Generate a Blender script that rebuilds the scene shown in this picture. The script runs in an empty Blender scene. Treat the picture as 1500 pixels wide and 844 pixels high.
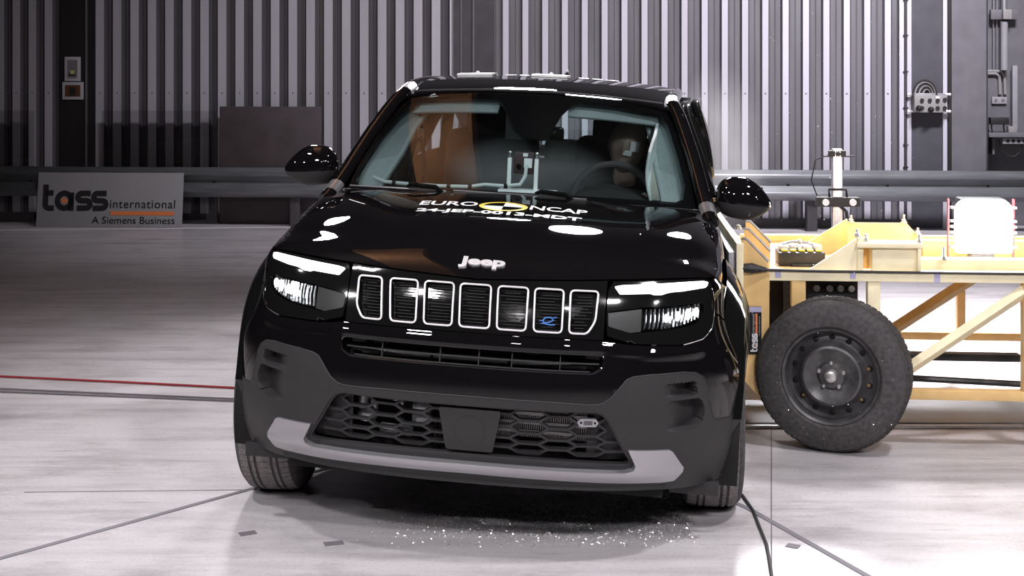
import bpy, bmesh, math, random
from mathutils import Vector, Matrix
from mathutils.geometry import delaunay_2d_cdt

SC = bpy.context.scene
COL = SC.collection
PI = math.pi
random.seed(7)

# ------------------------------------------------------------------ camera, light, exposure
CAM_H = 1.535
cam_data = bpy.data.cameras.new('camera')
cam = bpy.data.objects.new('camera', cam_data)
COL.objects.link(cam)
cam.location = (0, 0, CAM_H)
cam.rotation_euler = (PI / 2, 0, 0)
cam_data.sensor_width = 36.0
cam_data.lens = 1978.0 / 1500.0 * 36.0
cam_data.shift_y = -(422.0 - 112.0) / 1500.0
cam_data.clip_start = 0.05
cam_data.clip_end = 200
SC.camera = cam

SC.view_settings.view_transform = 'Standard'
SC.view_settings.look = 'None'
SC.view_settings.gamma = 1.0
SC.view_settings.use_curve_mapping = False
SC.view_settings.exposure = 0.0
SC.cycles.max_bounces = 10
SC.cycles.transparent_max_bounces = 16
SC.cycles.use_denoising = True
SC.cycles.sample_clamp_indirect = 4.0

world = bpy.data.worlds.new('hall_ambient')
SC.world = world
world.use_nodes = True
bg = world.node_tree.nodes['Background']
bg.inputs[0].default_value = (0.85, 0.80, 0.92, 1)
bg.inputs[1].default_value = 0.04


def area_light(name, loc, target, size, size_y, power, color=(1, 1, 1), spread=180, shape='RECTANGLE'):
    d = bpy.data.lights.new(name, 'AREA')
    d.shape = shape
    d.size = size
    d.size_y = size_y
    d.energy = power
    d.color = color
    d.spread = math.radians(spread)
    o = bpy.data.objects.new(name, d)
    COL.objects.link(o)
    o.location = loc
    v = Vector(target) - Vector(loc)
    o.rotation_euler = v.to_track_quat('-Z', 'Y').to_euler()
    return o


LC = (1.0, 0.965, 1.0)
# floodlights hung in the hall: two behind the car over the crash zone, a bank overhead, two at the front
for x_, z_, e_ in ((-1.9, 4.0, 14), (0.14, 3.55, 66), (0.92, 4.0, 42), (2.3, 4.0, 48)):
    area_light('floodlight_rear', (x_, 11.0, z_), (x_ * .4 + .35, 4.4, 0), 0.66, 0.30, e_, LC, 80, 'ELLIPSE')
area_light('floodlight_overhead', (-2.9, 3.4, 5.6), (-1.2, 4.6, 0), 0.6, 0.3, 40, LC, 100)
area_light('floodlight_overhead', (2.9, 3.6, 5.6), (2.0, 4.6, 0), 0.6, 0.3, 60, LC, 100)
area_light('floodlight_front', (-2.0, 0.6, 3.8), (-0.5, 4.0, 0), 0.45, 0.30, 29, LC, 90)
area_light('floodlight_front', (2.0, 0.4, 3.8), (0.8, 4.0, 0), 0.45, 0.30, 33, LC, 90)
for x_, y_, z_ in ((-3.6, 1.6, 2.9), (3.7, 1.4, 3.1), (-0.7, -1.2, 3.6), (0.9, -1.6, 4.2), (-5.2, 4.2, 3.4)):
    area_light('glint_front', (x_, y_, z_), (0, 4.6, .4), 0.22, 0.16, 9, LC, 110, 'ELLIPSE')  # small unseen lamps added for glints on the gloss parts
area_light('fill_beam', (-3.4, 6.6, 4.0), (-1.5, 6.6, 5.7), 0.6, 0.6, 90, (1.0, 0.9, 0.8), 110)  # unseen fill added only to light the brown beam above
area_light('floodlight_wall', (4.2, 9.6, 5.4), (3.0, 13.9, 1.2), 1.6, 0.5, 210, (0.95, 0.92, 1.0), 100)
area_light('floodlight_wall', (-1.2, 9.6, 5.4), (-1.4, 13.9, 1.4), 1.6, 0.5, 36, (0.97, 0.93, 1.0), 90)
area_light('fill_track', (3.4, 8.6, 5.2), (2.9, 7.4, 0), 0.8, 0.5, 170, LC, 60)  # unseen fill added to whiten the floor behind the trolley

# ------------------------------------------------------------------ helpers
def link(o, parent=None):
    COL.objects.link(o)
    if parent is not None:
        o.parent = parent
    return o


def empty(name, loc=(0, 0, 0), rz=0.0, parent=None):
    o = bpy.data.objects.new(name, None)
    o.empty_display_size = 0.1
    o.location = loc
    o.rotation_euler = (0, 0, rz)
    return link(o, parent)


def tag(o, label, cat, group=None, kind=None):
    o['label'] = label
    o['category'] = cat
    if group:
        o['group'] = group
    if kind:
        o['kind'] = kind
    return o


def struct(o):
    o['kind'] = 'structure'
    return o


class MB:
    """collects shapes for ONE mesh object"""

    def __init__(self):
        self.bm = bmesh.new()
        self.mi = 0

    def _f(self, vs):
        try:
            f = self.bm.faces.new(vs)
            f.material_index = self.mi
            return f
        except ValueError:
            return None

    def mesh(self, verts, faces, M=None):
        vs = [self.bm.verts.new(M @ Vector(v) if M else v) for v in verts]
        for f in faces:
            self._f([vs[i] for i in f])
        return self

    def box(self, c, s, M=None, bev=0.0):
        x, y, z = c
        a, b, d = s[0] / 2, s[1] / 2, s[2] / 2
        if bev <= 0:
            V = [(x + i * a, y + j * b, z + k * d) for k in (-1, 1) for j in (-1, 1) for i in (-1, 1)]
            Fs = [(0, 2, 3, 1), (4, 5, 7, 6), (0, 1, 5, 4), (2, 6, 7, 3), (0, 4, 6, 2), (1, 3, 7, 5)]
            return self.mesh(V, Fs, M)
        t = bmesh.new()
        bmesh.ops.create_cube(t, size=1)
        for v in t.verts:
            v.co = (v.co.x * s[0], v.co.y * s[1], v.co.z * s[2])
        bmesh.ops.bevel(t, geom=list(t.edges), offset=bev, segments=2, affect='EDGES', profile=0.6)
        T = Matrix.Translation(c)
        if M:
            T = M @ T
        return self.take(t, T)

    def take(self, t, M=None):
        mp = {}
        for v in t.verts:
            mp[v] = self.bm.verts.new(M @ v.co if M else v.co)
        for f in t.faces:
            self._f([mp[v] for v in f.verts])
        t.free()
        return self

    def prism(self, pts, a, b, axis='y', M=None):
        """2-D polygon extruded from a to b along an axis; pts are the two other coordinates in order"""
        def p3(p, t):
            if axis == 'y':
                return (p[0], t, p[1])
            if axis == 'x':
                return (t, p[0], p[1])
            return (p[0], p[1], t)
        n = len(pts)
        V = [p3(p, a) for p in pts] + [p3(p, b) for p in pts]
        Fs = [tuple(range(n)), tuple(range(2 * n - 1, n - 1, -1))]
        Fs += [(i, n + i, n + (i + 1) % n, (i + 1) % n) for i in range(n)]
        return self.mesh(V, Fs, M)

    def tube(self, path, r, seg=8, closed=False, M=None, flat=1.0, up=None):
        pts = [Vector(p) for p in path]
        n = len(pts)
        rad = r if isinstance(r, (list, tuple)) else [r] * n
        rings = []
        ref = Vector(up) if up else None
        prev = None
        for i in range(n):
            a = pts[(i - 1) % n] if closed else pts[max(i - 1, 0)]
            b = pts[(i + 1) % n] if closed else pts[min(i + 1, n - 1)]
            t = (b - a)
            if t.length < 1e-9:
                t = Vector((0, 0, 1))
            t.normalize()
            if ref is not None:
                x = ref.cross(t)
            elif prev is None:
                x = t.cross(Vector((0, 0, 1)))
                if x.length < 1e-3:
                    x = t.cross(Vector((0, 1, 0)))
            else:
                x = prev - t * prev.dot(t)
            if x.length < 1e-6:
                x = t.orthogonal()
            x.normalize()
            prev = x
            y = t.cross(x)
            ring = []
            for k in range(seg):
                q = pts[i] + (x * math.cos(2 * PI * k / seg) + y * math.sin(2 * PI * k / seg) * flat) * rad[i]
                ring.append(self.bm.verts.new(M @ q if M else q))
            rings.append(ring)
        for i in range(n if closed else n - 1):
            A, B = rings[i], rings[(i + 1) % n]
            for k in range(seg):
                self._f([A[k], A[(k + 1) % seg], B[(k + 1) % seg], B[k]])
        if not closed:
            self._f(rings[0][::-1])
            self._f(rings[-1])
        return self

    def cyl(self, p0, p1, r, seg=16, M=None):
        return self.tube([p0, p1], r, seg, M=M)

    def lathe(self, prof, seg=32, M=None, closed=False):
        """profile (r, h) turned about local z"""
        rings = []
        for r, h in prof:
            if r < 1e-6:
                v = self.bm.verts.new(M @ Vector((0, 0, h)) if M else (0, 0, h))
                rings.append([v])
            else:
                ring = []
                for k in range(seg):
                    q = Vector((r * math.cos(2 * PI * k / seg), r * math.sin(2 * PI * k / seg), h))
                    ring.append(self.bm.verts.new(M @ q if M else q))
                rings.append(ring)
        m = len(rings)
        for i in range(m if closed else m - 1):
            A, B = rings[i], rings[(i + 1) % m]
            for k in range(seg):
                k2 = (k + 1) % seg
                if len(A) == 1 and len(B) > 1:
                    self._f([A[0], B[k2], B[k]])
                elif len(B) == 1 and len(A) > 1:
                    self._f([A[k], A[k2], B[0]])
                elif len(A) > 1:
                    self._f([A[k], A[k2], B[k2], B[k]])
        return self

    def ball(self, c, r, M=None, u=16, v=10):
        t = bmesh.new()
        bmesh.ops.create_uvsphere(t, u_segments=u, v_segments=v, radius=1)
        rr = r if isinstance(r, (tuple, list)) else (r, r, r)
        T = Matrix.Translation(c) @ Matrix.Diagonal((rr[0], rr[1], rr[2], 1))
        return self.take(t, M @ T if M else T)

    def grid(self, fn, us, vs, thick=0.0, nrm=None):
        R = [[self.bm.verts.new(fn(u, v)) for u in us] for v in vs]
        for j in range(len(vs) - 1):
            for i in range(len(us) - 1):
                self._f([R[j][i], R[j][i + 1], R[j + 1][i + 1], R[j + 1][i]])
        return self

    def build(self, name, mats, parent=None, smooth=35, fix=True, weld=0):
        if weld:
            bmesh.ops.remove_doubles(self.bm, verts=self.bm.verts, dist=weld)
        if fix:
            bmesh.ops.recalc_face_normals(self.bm, faces=self.bm.faces)
        me = bpy.data.meshes.new(name)
        self.bm.to_mesh(me)
        self.bm.free()
        for m in (mats if isinstance(mats, (list, tuple)) else [mats]):
            me.materials.append(m)
        if smooth:
            me.shade_smooth()
            me.set_sharp_from_angle(angle=math.radians(smooth))
        o = bpy.data.objects.new(name, me)
        return link(o, parent)


def text_mesh(s, size, extrude=0.001, bold=0.0, align='CENTER', shear=0.0, space=1.0):
    """returns (verts, faces) of the words s, lying in x-y"""
    c = bpy.data.curves.new('t', 'FONT')
    c.body = s
    c.size = size
    c.extrude = extrude
    c.offset = bold
    c.align_x = align
    c.shear = shear
    c.space_character = space
    c.resolution_u = 3
    o = bpy.data.objects.new('t', c)
    COL.objects.link(o)
    dg = bpy.context.evaluated_depsgraph_get()
    ev = o.evaluated_get(dg)
    me = ev.to_mesh()
    V = [tuple(v.co) for v in me.vertices]
    Fs = [tuple(p.vertices) for p in me.polygons]
    ev.to_mesh_clear()
    bpy.data.objects.remove(o)
    bpy.data.curves.remove(c)
    return V, Fs


def ribbon(path, w, closed=False):
    """2-D stroke outline of a polyline (mitred), as a list of quads in 2-D"""
    n = len(path)
    L, Rr = [], []
    for i in range(n):
        a = path[(i - 1) % n] if (closed or i > 0) else path[i]
        b = path[(i + 1) % n] if (closed or i < n - 1) else path[i]
        dx, dy = b[0] - a[0], b[1] - a[1]
        l = math.hypot(dx, dy) or 1
        nx, ny = -dy / l, dx / l
        k = w / 2
        if 0 < i < n - 1 or closed:
            d1 = (path[i][0] - a[0], path[i][1] - a[1])
            l1 = math.hypot(*d1) or 1
            c = abs((-d1[1] / l1) * nx + (d1[0] / l1) * ny)
            k = w / 2 / max(c, 0.5)
        L.append((path[i][0] + nx * k, path[i][1] + ny * k))
        Rr.append((path[i][0] - nx * k, path[i][1] - ny * k))
    return L, Rr


def stroke(mb, path, w, h0, h1, mp, closed=False):
    L, Rr = ribbon(path, w, closed)
    n = len(path)
    a = [mb.bm.verts.new(mp(p[0], p[1], h1)) for p in L]
    b = [mb.bm.verts.new(mp(p[0], p[1], h1)) for p in Rr]
    c = [mb.bm.verts.new(mp(p[0], p[1], h0)) for p in L]
    d = [mb.bm.verts.new(mp(p[0], p[1], h0)) for p in Rr]
    for i in range(n if closed else n - 1):
        j = (i + 1) % n
        mb._f([a[i], a[j], b[j], b[i]])
        mb._f([c[i], c[j], a[j], a[i]])
        mb._f([b[i], b[j], d[j], d[i]])
    if not closed:
        mb._f([a[0], b[0], d[0], c[0]])
        mb._f([a[-1], c[-1], d[-1], b[-1]])


def arc(cx, cy, r, a0, a1, n=10, ry=None):
    ry = r if ry is None else ry
    return [(cx + r * math.cos(math.radians(a0 + (a1 - a0) * i / n)), cy + ry * math.sin(math.radians(a0 + (a1 - a0) * i / n))) for i in range(n + 1)]


def tass_logo(mb_black, mb_orange, mp, k, h0, h1):
    """the lower-case logo word drawn with round strokes; k scales an em of height 1 (x-height 0.72)"""
    w = 0.21
    P = lambda L: [(x * k, y * k) for x, y in L]
    W = w * k
    S_ = lambda L, c=False: stroke(mb_black, P(L), W, h0, h1, mp, c)
    # t
    S_([(0.12, 1.0), (0.12, 0.24)] + arc(0.26, 0.24, 0.14, 180, 270, 6)[1:] + [(0.46, 0.10)])
    S_([(0.12, 0.68), (0.42, 0.68)])
    # a: round bowl with stem
    S_(arc(0.86, 0.385, 0.27, 0, 360, 24, 0.285)[:-1], True)
    S_([(1.13, 0.70), (1.13, 0.0)])
    stroke(mb_orange, P(arc(0.86, 0.385, 0.055, 0, 360, 14)[:-1]), 0.11 * k, h0, h1, mp, True)
    for ox in (1.36, 1.98):
        S_([(ox + 0.52, 0.67), (ox + 0.20, 0.67)] + arc(ox + 0.17, 0.53, 0.14, 90, 270, 8) +
           [(ox + 0.35, 0.39)] + arc(ox + 0.37, 0.25, 0.14, 90, -90, 8) + [(ox + 0.0, 0.10)])


# ------------------------------------------------------------------ materials
def mat(name, base=(0.5, 0.5, 0.5), rough=0.5, metal=0.0, spec=0.5, coat=0.0, coat_r=0.03, emis=None, estr=0.0):
    m = bpy.data.materials.new(name)
    m.use_nodes = True
    b = m.node_tree.nodes['Principled BSDF']
    b.inputs['Base Color'].default_value = (*base, 1)
    b.inputs['Roughness'].default_value = rough
    b.inputs['Metallic'].default_value = metal
    b.inputs['Specular IOR Level'].default_value = spec
    b.inputs['Coat Weight'].default_value = coat
    b.inputs['Coat Roughness'].default_value = coat_r
    if emis:
        b.inputs['Emission Color'].default_value = (*emis, 1)
        b.inputs['Emission Strength'].default_value = estr
    return m


def noisy(m, scale=20.0, amt=0.25, detail=4.0, bump=0.0, stretch=(1, 1, 1), rough_amt=0.0, coord='Object'):
    """break a material's colour (and relief) up with noise"""
    nt = m.node_tree
    b = nt.nodes['Principled BSDF']
    tc = nt.nodes.new('ShaderNodeTexCoord')
    mp = nt.nodes.new('ShaderNodeMapping')
    mp.inputs['Scale'].default_value = stretch
    no = nt.nodes.new('ShaderNodeTexNoise')
    no.inputs['Scale'].default_value = scale
    no.inputs['Detail'].default_value = detail
    nt.links.new(tc.outputs[coord], mp.inputs[0])
    nt.links.new(mp.outputs[0], no.inputs['Vector'])
    base = b.inputs['Base Color'].default_value[:]
    ra = nt.nodes.new('ShaderNodeValToRGB')
    ra.color_ramp.elements[0].position = 0.3
    ra.color_ramp.elements[1].position = 0.7
    ra.color_ramp.elements[0].color = (*[c * (1 - amt) for c in base[:3]], 1)
    ra.color_ramp.elements[1].color = (*[min(1, c * (1 + amt)) for c in base[:3]], 1)
    nt.links.new(no.outputs[0], ra.inputs[0])
    nt.links.new(ra.outputs[0], b.inputs['Base Color'])
    if bump:
        bu = nt.nodes.new('ShaderNodeBump')
        bu.inputs['Strength'].default_value = bump
        bu.inputs['Distance'].default_value = 0.002
        nt.links.new(no.outputs[0], bu.inputs['Height'])
        nt.links.new(bu.outputs[0], b.inputs['Normal'])
    if rough_amt:
        r0 = b.inputs['Roughness'].default_value
        mr = nt.nodes.new('ShaderNodeMapRange')
        mr.inputs['To Min'].default_value = max(0.02, r0 - rough_amt)
        mr.inputs['To Max'].default_value = min(1, r0 + rough_amt)
        nt.links.new(no.outputs[0], mr.inputs[0])
        nt.links.new(mr.outputs[0], b.inputs['Roughness'])
    return m


def clear_glass(name, tint=(0.80, 0.90, 0.90), fac_min=0.03):
    m = bpy.data.materials.new(name)
    m.use_nodes = True
    nt = m.node_tree
    nt.nodes.clear()
    out = nt.nodes.new('ShaderNodeOutputMaterial')
    mix = nt.nodes.new('ShaderNodeMixShader')
    tr = nt.nodes.new('ShaderNodeBsdfTransparent')
    gl = nt.nodes.new('ShaderNodeBsdfGlossy')
    fr = nt.nodes.new('ShaderNodeFresnel')
    fr.inputs['IOR'].default_value = 1.6
    tr.inputs[0].default_value = (*tint, 1)
    gl.inputs['Roughness'].default_value = 0.02
    nt.links.new(fr.outputs[0], mix.inputs[0])
    nt.links.new(tr.outputs[0], mix.inputs[1])
    nt.links.new(gl.outputs[0], mix.inputs[2])
    nt.links.new(mix.outputs[0], out.inputs[0])
    return m


M = {}
M['paint'] = mat('black_car_paint', (0.0045, 0.004, 0.0045), 0.5, 0, 0.0, 1.0, 0.012)
M['gloss'] = mat('gloss_black_trim', (0.006, 0.006, 0.006), 0.07, 0, 0.5)
M['clad'] = noisy(mat('grey_black_cladding', (0.027, 0.0255, 0.0265), 0.55, 0, 0.35), 900, 0.1, 2, 0.15)
M['clad_dark'] = mat('dark_grille_plastic', (0.022, 0.021, 0.022), 0.5, 0, 0.4)
M['black'] = mat('matt_black', (0.008, 0.008, 0.008), 0.7, 0, 0.3)
M['silver'] = noisy(mat('silver_skid_plate', (0.42, 0.415, 0.43), 0.33, 0.8), 600, 0.05, 2)
M['chrome'] = mat('bright_satin_chrome', (0.94, 0.92, 0.94), 0.32, 0.45)
M['mirrorchrome'] = mat('polished_chrome', (0.9, 0.9, 0.9), 0.08, 1.0)
M['rubber'] = noisy(mat('tyre_rubber', (0.062, 0.058, 0.06), 0.75, 0, 0.3), 60, 0.3, 4, 0.2)
M['tread'] = noisy(mat('dusty_tread_rubber', (0.20, 0.185, 0.18), 0.85, 0, 0.2), 80, 0.25)
M['groove'] = mat('tread_groove', (0.012, 0.012, 0.012), 0.9)
M['steel'] = noisy(mat('dark_steel_rim', (0.10, 0.097, 0.10), 0.4, 0.5), 25, 0.3)
M['alu'] = noisy(mat('aluminium', (0.62, 0.61, 0.65), 0.35, 0.8), 40, 0.1)
M['zinc'] = noisy(mat('zinc_bolt', (0.65, 0.64, 0.62), 0.35, 0.9), 90, 0.2)
M['glass'] = clear_glass('windscreen_glass')
M['frit'] = mat('black_glass_border', (0.006, 0.0055, 0.006), 0.05, 0, 0.5)
M['lens'] = clear_glass('headlamp_lens', (0.93, 0.95, 0.95))
M['white'] = mat('white_lettering', (0.85, 0.85, 0.85), 0.5)
M['yellow'] = mat('yellow_lettering', (0.80, 0.62, 0.05), 0.5)
M['trim'] = noisy(mat('pale_grey_interior_trim', (0.30, 0.34, 0.345), 0.7), 50, 0.06)
M['seat'] = noisy(mat('black_seat_fabric', (0.045, 0.040, 0.041), 0.85), 300, 0.3, 3, 0.3)
M['dash'] = noisy(mat('black_dashboard', (0.016, 0.015, 0.016), 0.6), 400, 0.2, 2, 0.2)
M['drl'] = mat('daytime_running_light', (0.9, 0.9, 0.9), 0.3, emis=(0.94, 1.0, 0.98), estr=2.2)
M['led'] = mat('headlamp_led', (0.9, 0.9, 0.9), 0.3, emis=(1.0, 0.98, 1.0), estr=3.0)
# ------------------------------------------------------------------ hall floor
def floor_material():
    m = mat('worn_concrete', (0.5, 0.485, 0.495), 0.38)
    nt = m.node_tree
    b = nt.nodes['Principled BSDF']
    geo = nt.nodes.new('ShaderNodeNewGeometry')
    def noise(scale, st, detail=6, rough=0.6):
        mp = nt.nodes.new('ShaderNodeMapping')
        mp.inputs['Scale'].default_value = st
        n = nt.nodes.new('ShaderNodeTexNoise')
        n.inputs['Scale'].default_value = scale
        n.inputs['Detail'].default_value = detail
        n.inputs['Roughness'].default_value = rough
        nt.links.new(geo.outputs['Position'], mp.inputs[0])
        nt.links.new(mp.outputs[0], n.inputs['Vector'])
        return n.outputs[0]
    def ramp(src, p0, c0, p1, c1):
        r = nt.nodes.new('ShaderNodeValToRGB')
        r.color_ramp.elements[0].position = p0
        r.color_ramp.elements[1].position = p1
        r.color_ramp.elements[0].color = (*c0, 1)
        r.color_ramp.elements[1].color = (*c1, 1)
        nt.links.new(src, r.inputs[0])
        return r.outputs[0]
    def mul(a, c):
        x = nt.nodes.new('ShaderNodeMixRGB')
        x.blend_type = 'MULTIPLY'
        x.inputs[0].default_value = 1
        nt.links.new(a, x.inputs[1])
        nt.links.new(c, x.inputs[2])
        return x.outputs[0]
    c = ramp(noise(0.9, (1, 1.3, 1)), 0.25, (0.50, 0.475, 0.485), 0.75, (0.62, 0.595, 0.61))
    # long sweeping trolley streaks along x
    c = mul(c, ramp(noise(2.2, (0.35, 4.0, 1)), 0.30, (0.76, 0.75, 0.755), 0.55, (1, 1, 1)))
    # tyre smears, patchy
    c = mul(c, ramp(noise(5.0, (0.5, 5.0, 1), 8, 0.7), 0.26, (0.60, 0.58, 0.585), 0.42, (1, 1, 1)))
    c = mul(c, ramp(noise(1.6, (1.0, 2.2, 1), 9, 0.72), 0.33, (0.70, 0.68, 0.685), 0.50, (1, 1, 1)))
    c = mul(c, ramp(noise(70, (1, 1, 1), 3), 0.25, (0.82, 0.82, 0.82), 0.5, (1, 1, 1)))
    nt.links.new(c, b.inputs['Base Color'])
    r = nt.nodes.new('ShaderNodeMapRange')
    r.inputs['To Min'].default_value = 0.22
    r.inputs['To Max'].default_value = 0.50
    nt.links.new(noise(6, (1, 2.5, 1)), r.inputs[0])
    nt.links.new(r.outputs[0], b.inputs['Roughness'])
    bu = nt.nodes.new('ShaderNodeBump')
    bu.inputs['Strength'].default_value = 0.25
    bu.inputs['Distance'].default_value = 0.002
    nt.links.new(noise(35, (1, 1, 1)), bu.inputs['Height'])
    nt.links.new(bu.outputs[0], b.inputs['Normal'])
    return m


M['floor'] = floor_material()
struct(MB().box((0, 6, -0.1), (26, 30, 0.2)).build('floor', M['floor'], smooth=0))

# ------------------------------------------------------------------ far wall: ribbed acoustic cladding between steel columns
WT = math.atan(-0.08)
WALL = Matrix.Translation((0, 14.0, 0)) @ Matrix.Rotation(WT, 4, 'Z')
WALL_I = WALL.inverted()
WALL_H = 2.9


def wall_s(px):
    """distance along the wall of the picture column px (used to set the rib rhythm)"""
    q = (px - 750) / 1978.0
    t = 14.0 / (1 + 0.08 * q)
    X = q * t
    return X / math.cos(WT)


M['rib_pale'] = noisy(mat('lavender_grey_rib', (0.50, 0.485, 0.545), 0.5, 0.1), 3, 0.08, 3, stretch=(1, 1, 0.1))
M['pan_dark'] = noisy(mat('dark_perforated_cladding', (0.135, 0.13, 0.142), 0.55, 0.2), 4, 0.15, 3, stretch=(2, 2, 0.2))  # perforated pans, darker than the ribs in their own colour
M['pan_dark_left'] = noisy(mat('dark_cladding_pan', (0.075, 0.07, 0.078), 0.6, 0.2), 4, 0.15, 3, stretch=(2, 2, 0.2))
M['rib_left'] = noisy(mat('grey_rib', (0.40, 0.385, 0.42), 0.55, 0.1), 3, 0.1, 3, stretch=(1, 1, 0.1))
M['column'] = noisy(mat('dark_column_steel', (0.060, 0.055, 0.060), 0.5, 0.2), 5, 0.2)
M['column_black'] = mat('black_column_steel', (0.010, 0.008, 0.008), 0.6)
M['panel'] = noisy(mat('grey_wall_panel', (0.135, 0.13, 0.145), 0.55), 6, 0.12)
M['panel_dark'] = noisy(mat('slate_wall_panel', (0.060, 0.059, 0.072), 0.6), 6, 0.15)
M['screw'] = mat('cladding_screw', (0.08, 0.08, 0.09), 0.5)


def cladding(name, s0, s1, first, pitch, wide, mats, slope=0.02, depth=0.035, screws=True):
    """sheet from s0 to s1 with proud ribs: pale crown (material 0), dark pan (1); thin crease in each pan"""
    mb = MB()
    xs = []
    k = math.floor((s0 - first) / pitch) - 1
    while first + k * pitch < s1:
        c = first + k * pitch
        a, b = c - wide / 2, c + wide / 2
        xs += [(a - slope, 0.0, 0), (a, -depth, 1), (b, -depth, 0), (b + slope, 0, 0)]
        g = c + pitch / 2
        xs += [(g - 0.008, 0, 0), (g, -0.006, 0), (g + 0.008, 0, 0)]
        k += 1
    pr = [p for p in xs if s0 <= p[0] <= s1]
    pr = [(s0, 0, 0)] + pr + [(s1, 0, 0)]
    for i in range(len(pr) - 1):
        a, b = pr[i], pr[i + 1]
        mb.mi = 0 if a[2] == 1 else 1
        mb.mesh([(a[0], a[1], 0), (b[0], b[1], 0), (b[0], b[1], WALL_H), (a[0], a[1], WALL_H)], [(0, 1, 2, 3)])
    mb.mi = 1
    mb.box(((s0 + s1) / 2, 0.04, WALL_H / 2), (s1 - s0, 0.05, WALL_H))
    if screws:
        mb.mi = 2
        for (a, _, f) in pr:
            if f == 1 and a + wide < s1:
                mb.cyl((a + wide / 2, -depth - 0.004, 1.36), (a + wide / 2, -depth + 0.002, 1.36), 0.008, 8)
    o = mb.build(name, mats, smooth=0, fix=False)
    o.matrix_world = WALL
    return struct(o)


s_of = wall_s
cladding('wall_back_left', s_of(-330), s_of(92), s_of(26), s_of(52) - s_of(28.5), 0.085, [M['rib_left'], M['pan_dark_left'], M['screw']])
cladding('wall_back_middle', s_of(140), s_of(667), s_of(148), (s_of(650) - s_of(148)) / 19.4, 0.092, [M['rib_left'], M['pan_dark_left'], M['screw']])
cladding('wall_back_right', s_of(722), s_of(1335), s_of(1032), (s_of(1292) - s_of(734)) / 19.0, 0.060, [M['rib_pale'], M['pan_dark'], M['screw']])


def wall_box(name, px0, px1, z0, z1, y0, y1, m, st=True, parent=None):
    a, b = s_of(px0), s_of(px1)
    o = MB().box(((a + b) / 2, (y0 + y1) / 2, (z0 + z1) / 2), (b - a, abs(y1 - y0), z1 - z0)).build(name, m, parent, smooth=0)
    if parent is None:
        o.matrix_world = WALL
    return struct(o) if st else o


WALL_U = mat('dark_upper_wall', (0.02, 0.019, 0.021), 0.7)
wall_box('wall_back_upper', -330, 1760, 2.9, 6.4, -0.06, 0.10, WALL_U)
wall_box('trim_black_column', 88, 142, 0, WALL_H, -0.02, 0.10, M['column_black'])
wall_box('trim_column_edge', 127, 129, 0, WALL_H, -0.035, -0.02, M['panel'])
wall_box('trim_dark_column', 665, 724, 0, WALL_H, -0.04, 0.10, M['column'])
wall_box('trim_column_seam', 675.5, 677, 0, WALL_H, -0.05, -0.04, M['panel'])
wall_box('trim_column_strip', 693.5, 695.5, 0, WALL_H, -0.06, -0.04, M['panel'])
wall_box('trim_slate_panel', 1335, 1392, 0, WALL_H, -0.01, 0.06, M['panel_dark'])
wall_box('trim_pale_strip', 1380, 1386, 0, WALL_H, -0.04, -0.01, M['rib_pale'])
wall_box('trim_edge_strip', 1316, 1323, 0, WALL_H, -0.05, 0.0, M['rib_pale'])
wall_box('trim_dark_recess', 1388, 1393, 0, WALL_H, -0.02, 0.0, M['column_black'])
wall_box('wall_back_panel', 1393, 1446, 0, WALL_H, -0.03, 0.06, M['panel'])
wall_box('wall_back_alcove', 1446, 1760, 0, WALL_H, 0.30, 0.40, M['panel'])
wall_box('wall_alcove_cheek', 1443.5, 1446, 0, WALL_H, -0.03, 0.40, M['panel_dark'])
# floor-level dark plinth along the wall
wall_box('baseboard_back', -330, 1335, 0, 0.09, -0.06, -0.04, M['column'])
struct(MB().box((-11, 6, 3.2), (0.2, 30, 6.4)).build('wall_left', M['panel_dark'], smooth=0))
struct(MB().box((11, 6, 3.2), (0.2, 30, 6.4)).build('wall_right', M['panel_dark'], smooth=0))
struct(MB().box((0, -8, 3.2), (26, 0.2, 6.4)).build('wall_front', M['panel_dark'], smooth=0))
struct(MB().box((0, 6, 6.5), (26, 30, 0.2)).build('ceiling', WALL_U, smooth=0))


M['timber'] = noisy(mat('brown_beam_paint', (0.50, 0.25, 0.12), .7), 4, .2, 4, stretch=(3, .3, 1))
struct(MB().box((-1.45, 6.4, 5.95), (1.0, 7.0, .5)).build('reflected_beam', M['timber'], smooth=0))  # unseen beam added for its brown reflection in the windscreen


def gpt(px, py, z=0.0):
    t = (CAM_H - z) * 1978.0 / (py - 112.0)
    return ((px - 750) / 1978.0 * t, t, z)
# ================================================================== THE CAR
# car frame: x across (right in the picture), y towards the tail, z up; origin on the floor under the front axle
def spline(pts):
    n = len(pts)
    m = len(pts[0]) - 1
    tan = []
    for i in range(n):
        a = pts[max(i - 1, 0)]
        b = pts[min(i + 1, n - 1)]
        tan.append([(b[k + 1] - a[k + 1]) / (b[0] - a[0]) for k in range(m)])

    def f(t):
        if t <= pts[0][0]:
            i = 0
        elif t >= pts[-1][0]:
            i = n - 2
        else:
            i = 0
            while pts[i + 1][0] < t:
                i += 1
        h = pts[i + 1][0] - pts[i][0]
        s = (t - pts[i][0]) / h
        if s < 0 or s > 1:
            j = i if s < 0 else i + 1
            d = t - pts[j][0]
            return [pts[j][k + 1] + tan[j][k] * d for k in range(m)]
        s2 = s * s
        s3 = s2 * s
        return [(2 * s3 - 3 * s2 + 1) * pts[i][k + 1] + (s3 - 2 * s2 + s) * h * tan[i][k] + (-2 * s3 + 3 * s2) * pts[i + 1][k + 1] + (s3 - s2) * h * tan[i + 1][k] for k in range(m)]
    return f


def arcl(pts):
    out = []
    t = 0
    for i, p in enumerate(pts):
        if i:
            t += math.dist(p, pts[i - 1])
        out.append((t,) + tuple(p))
    return out


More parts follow.
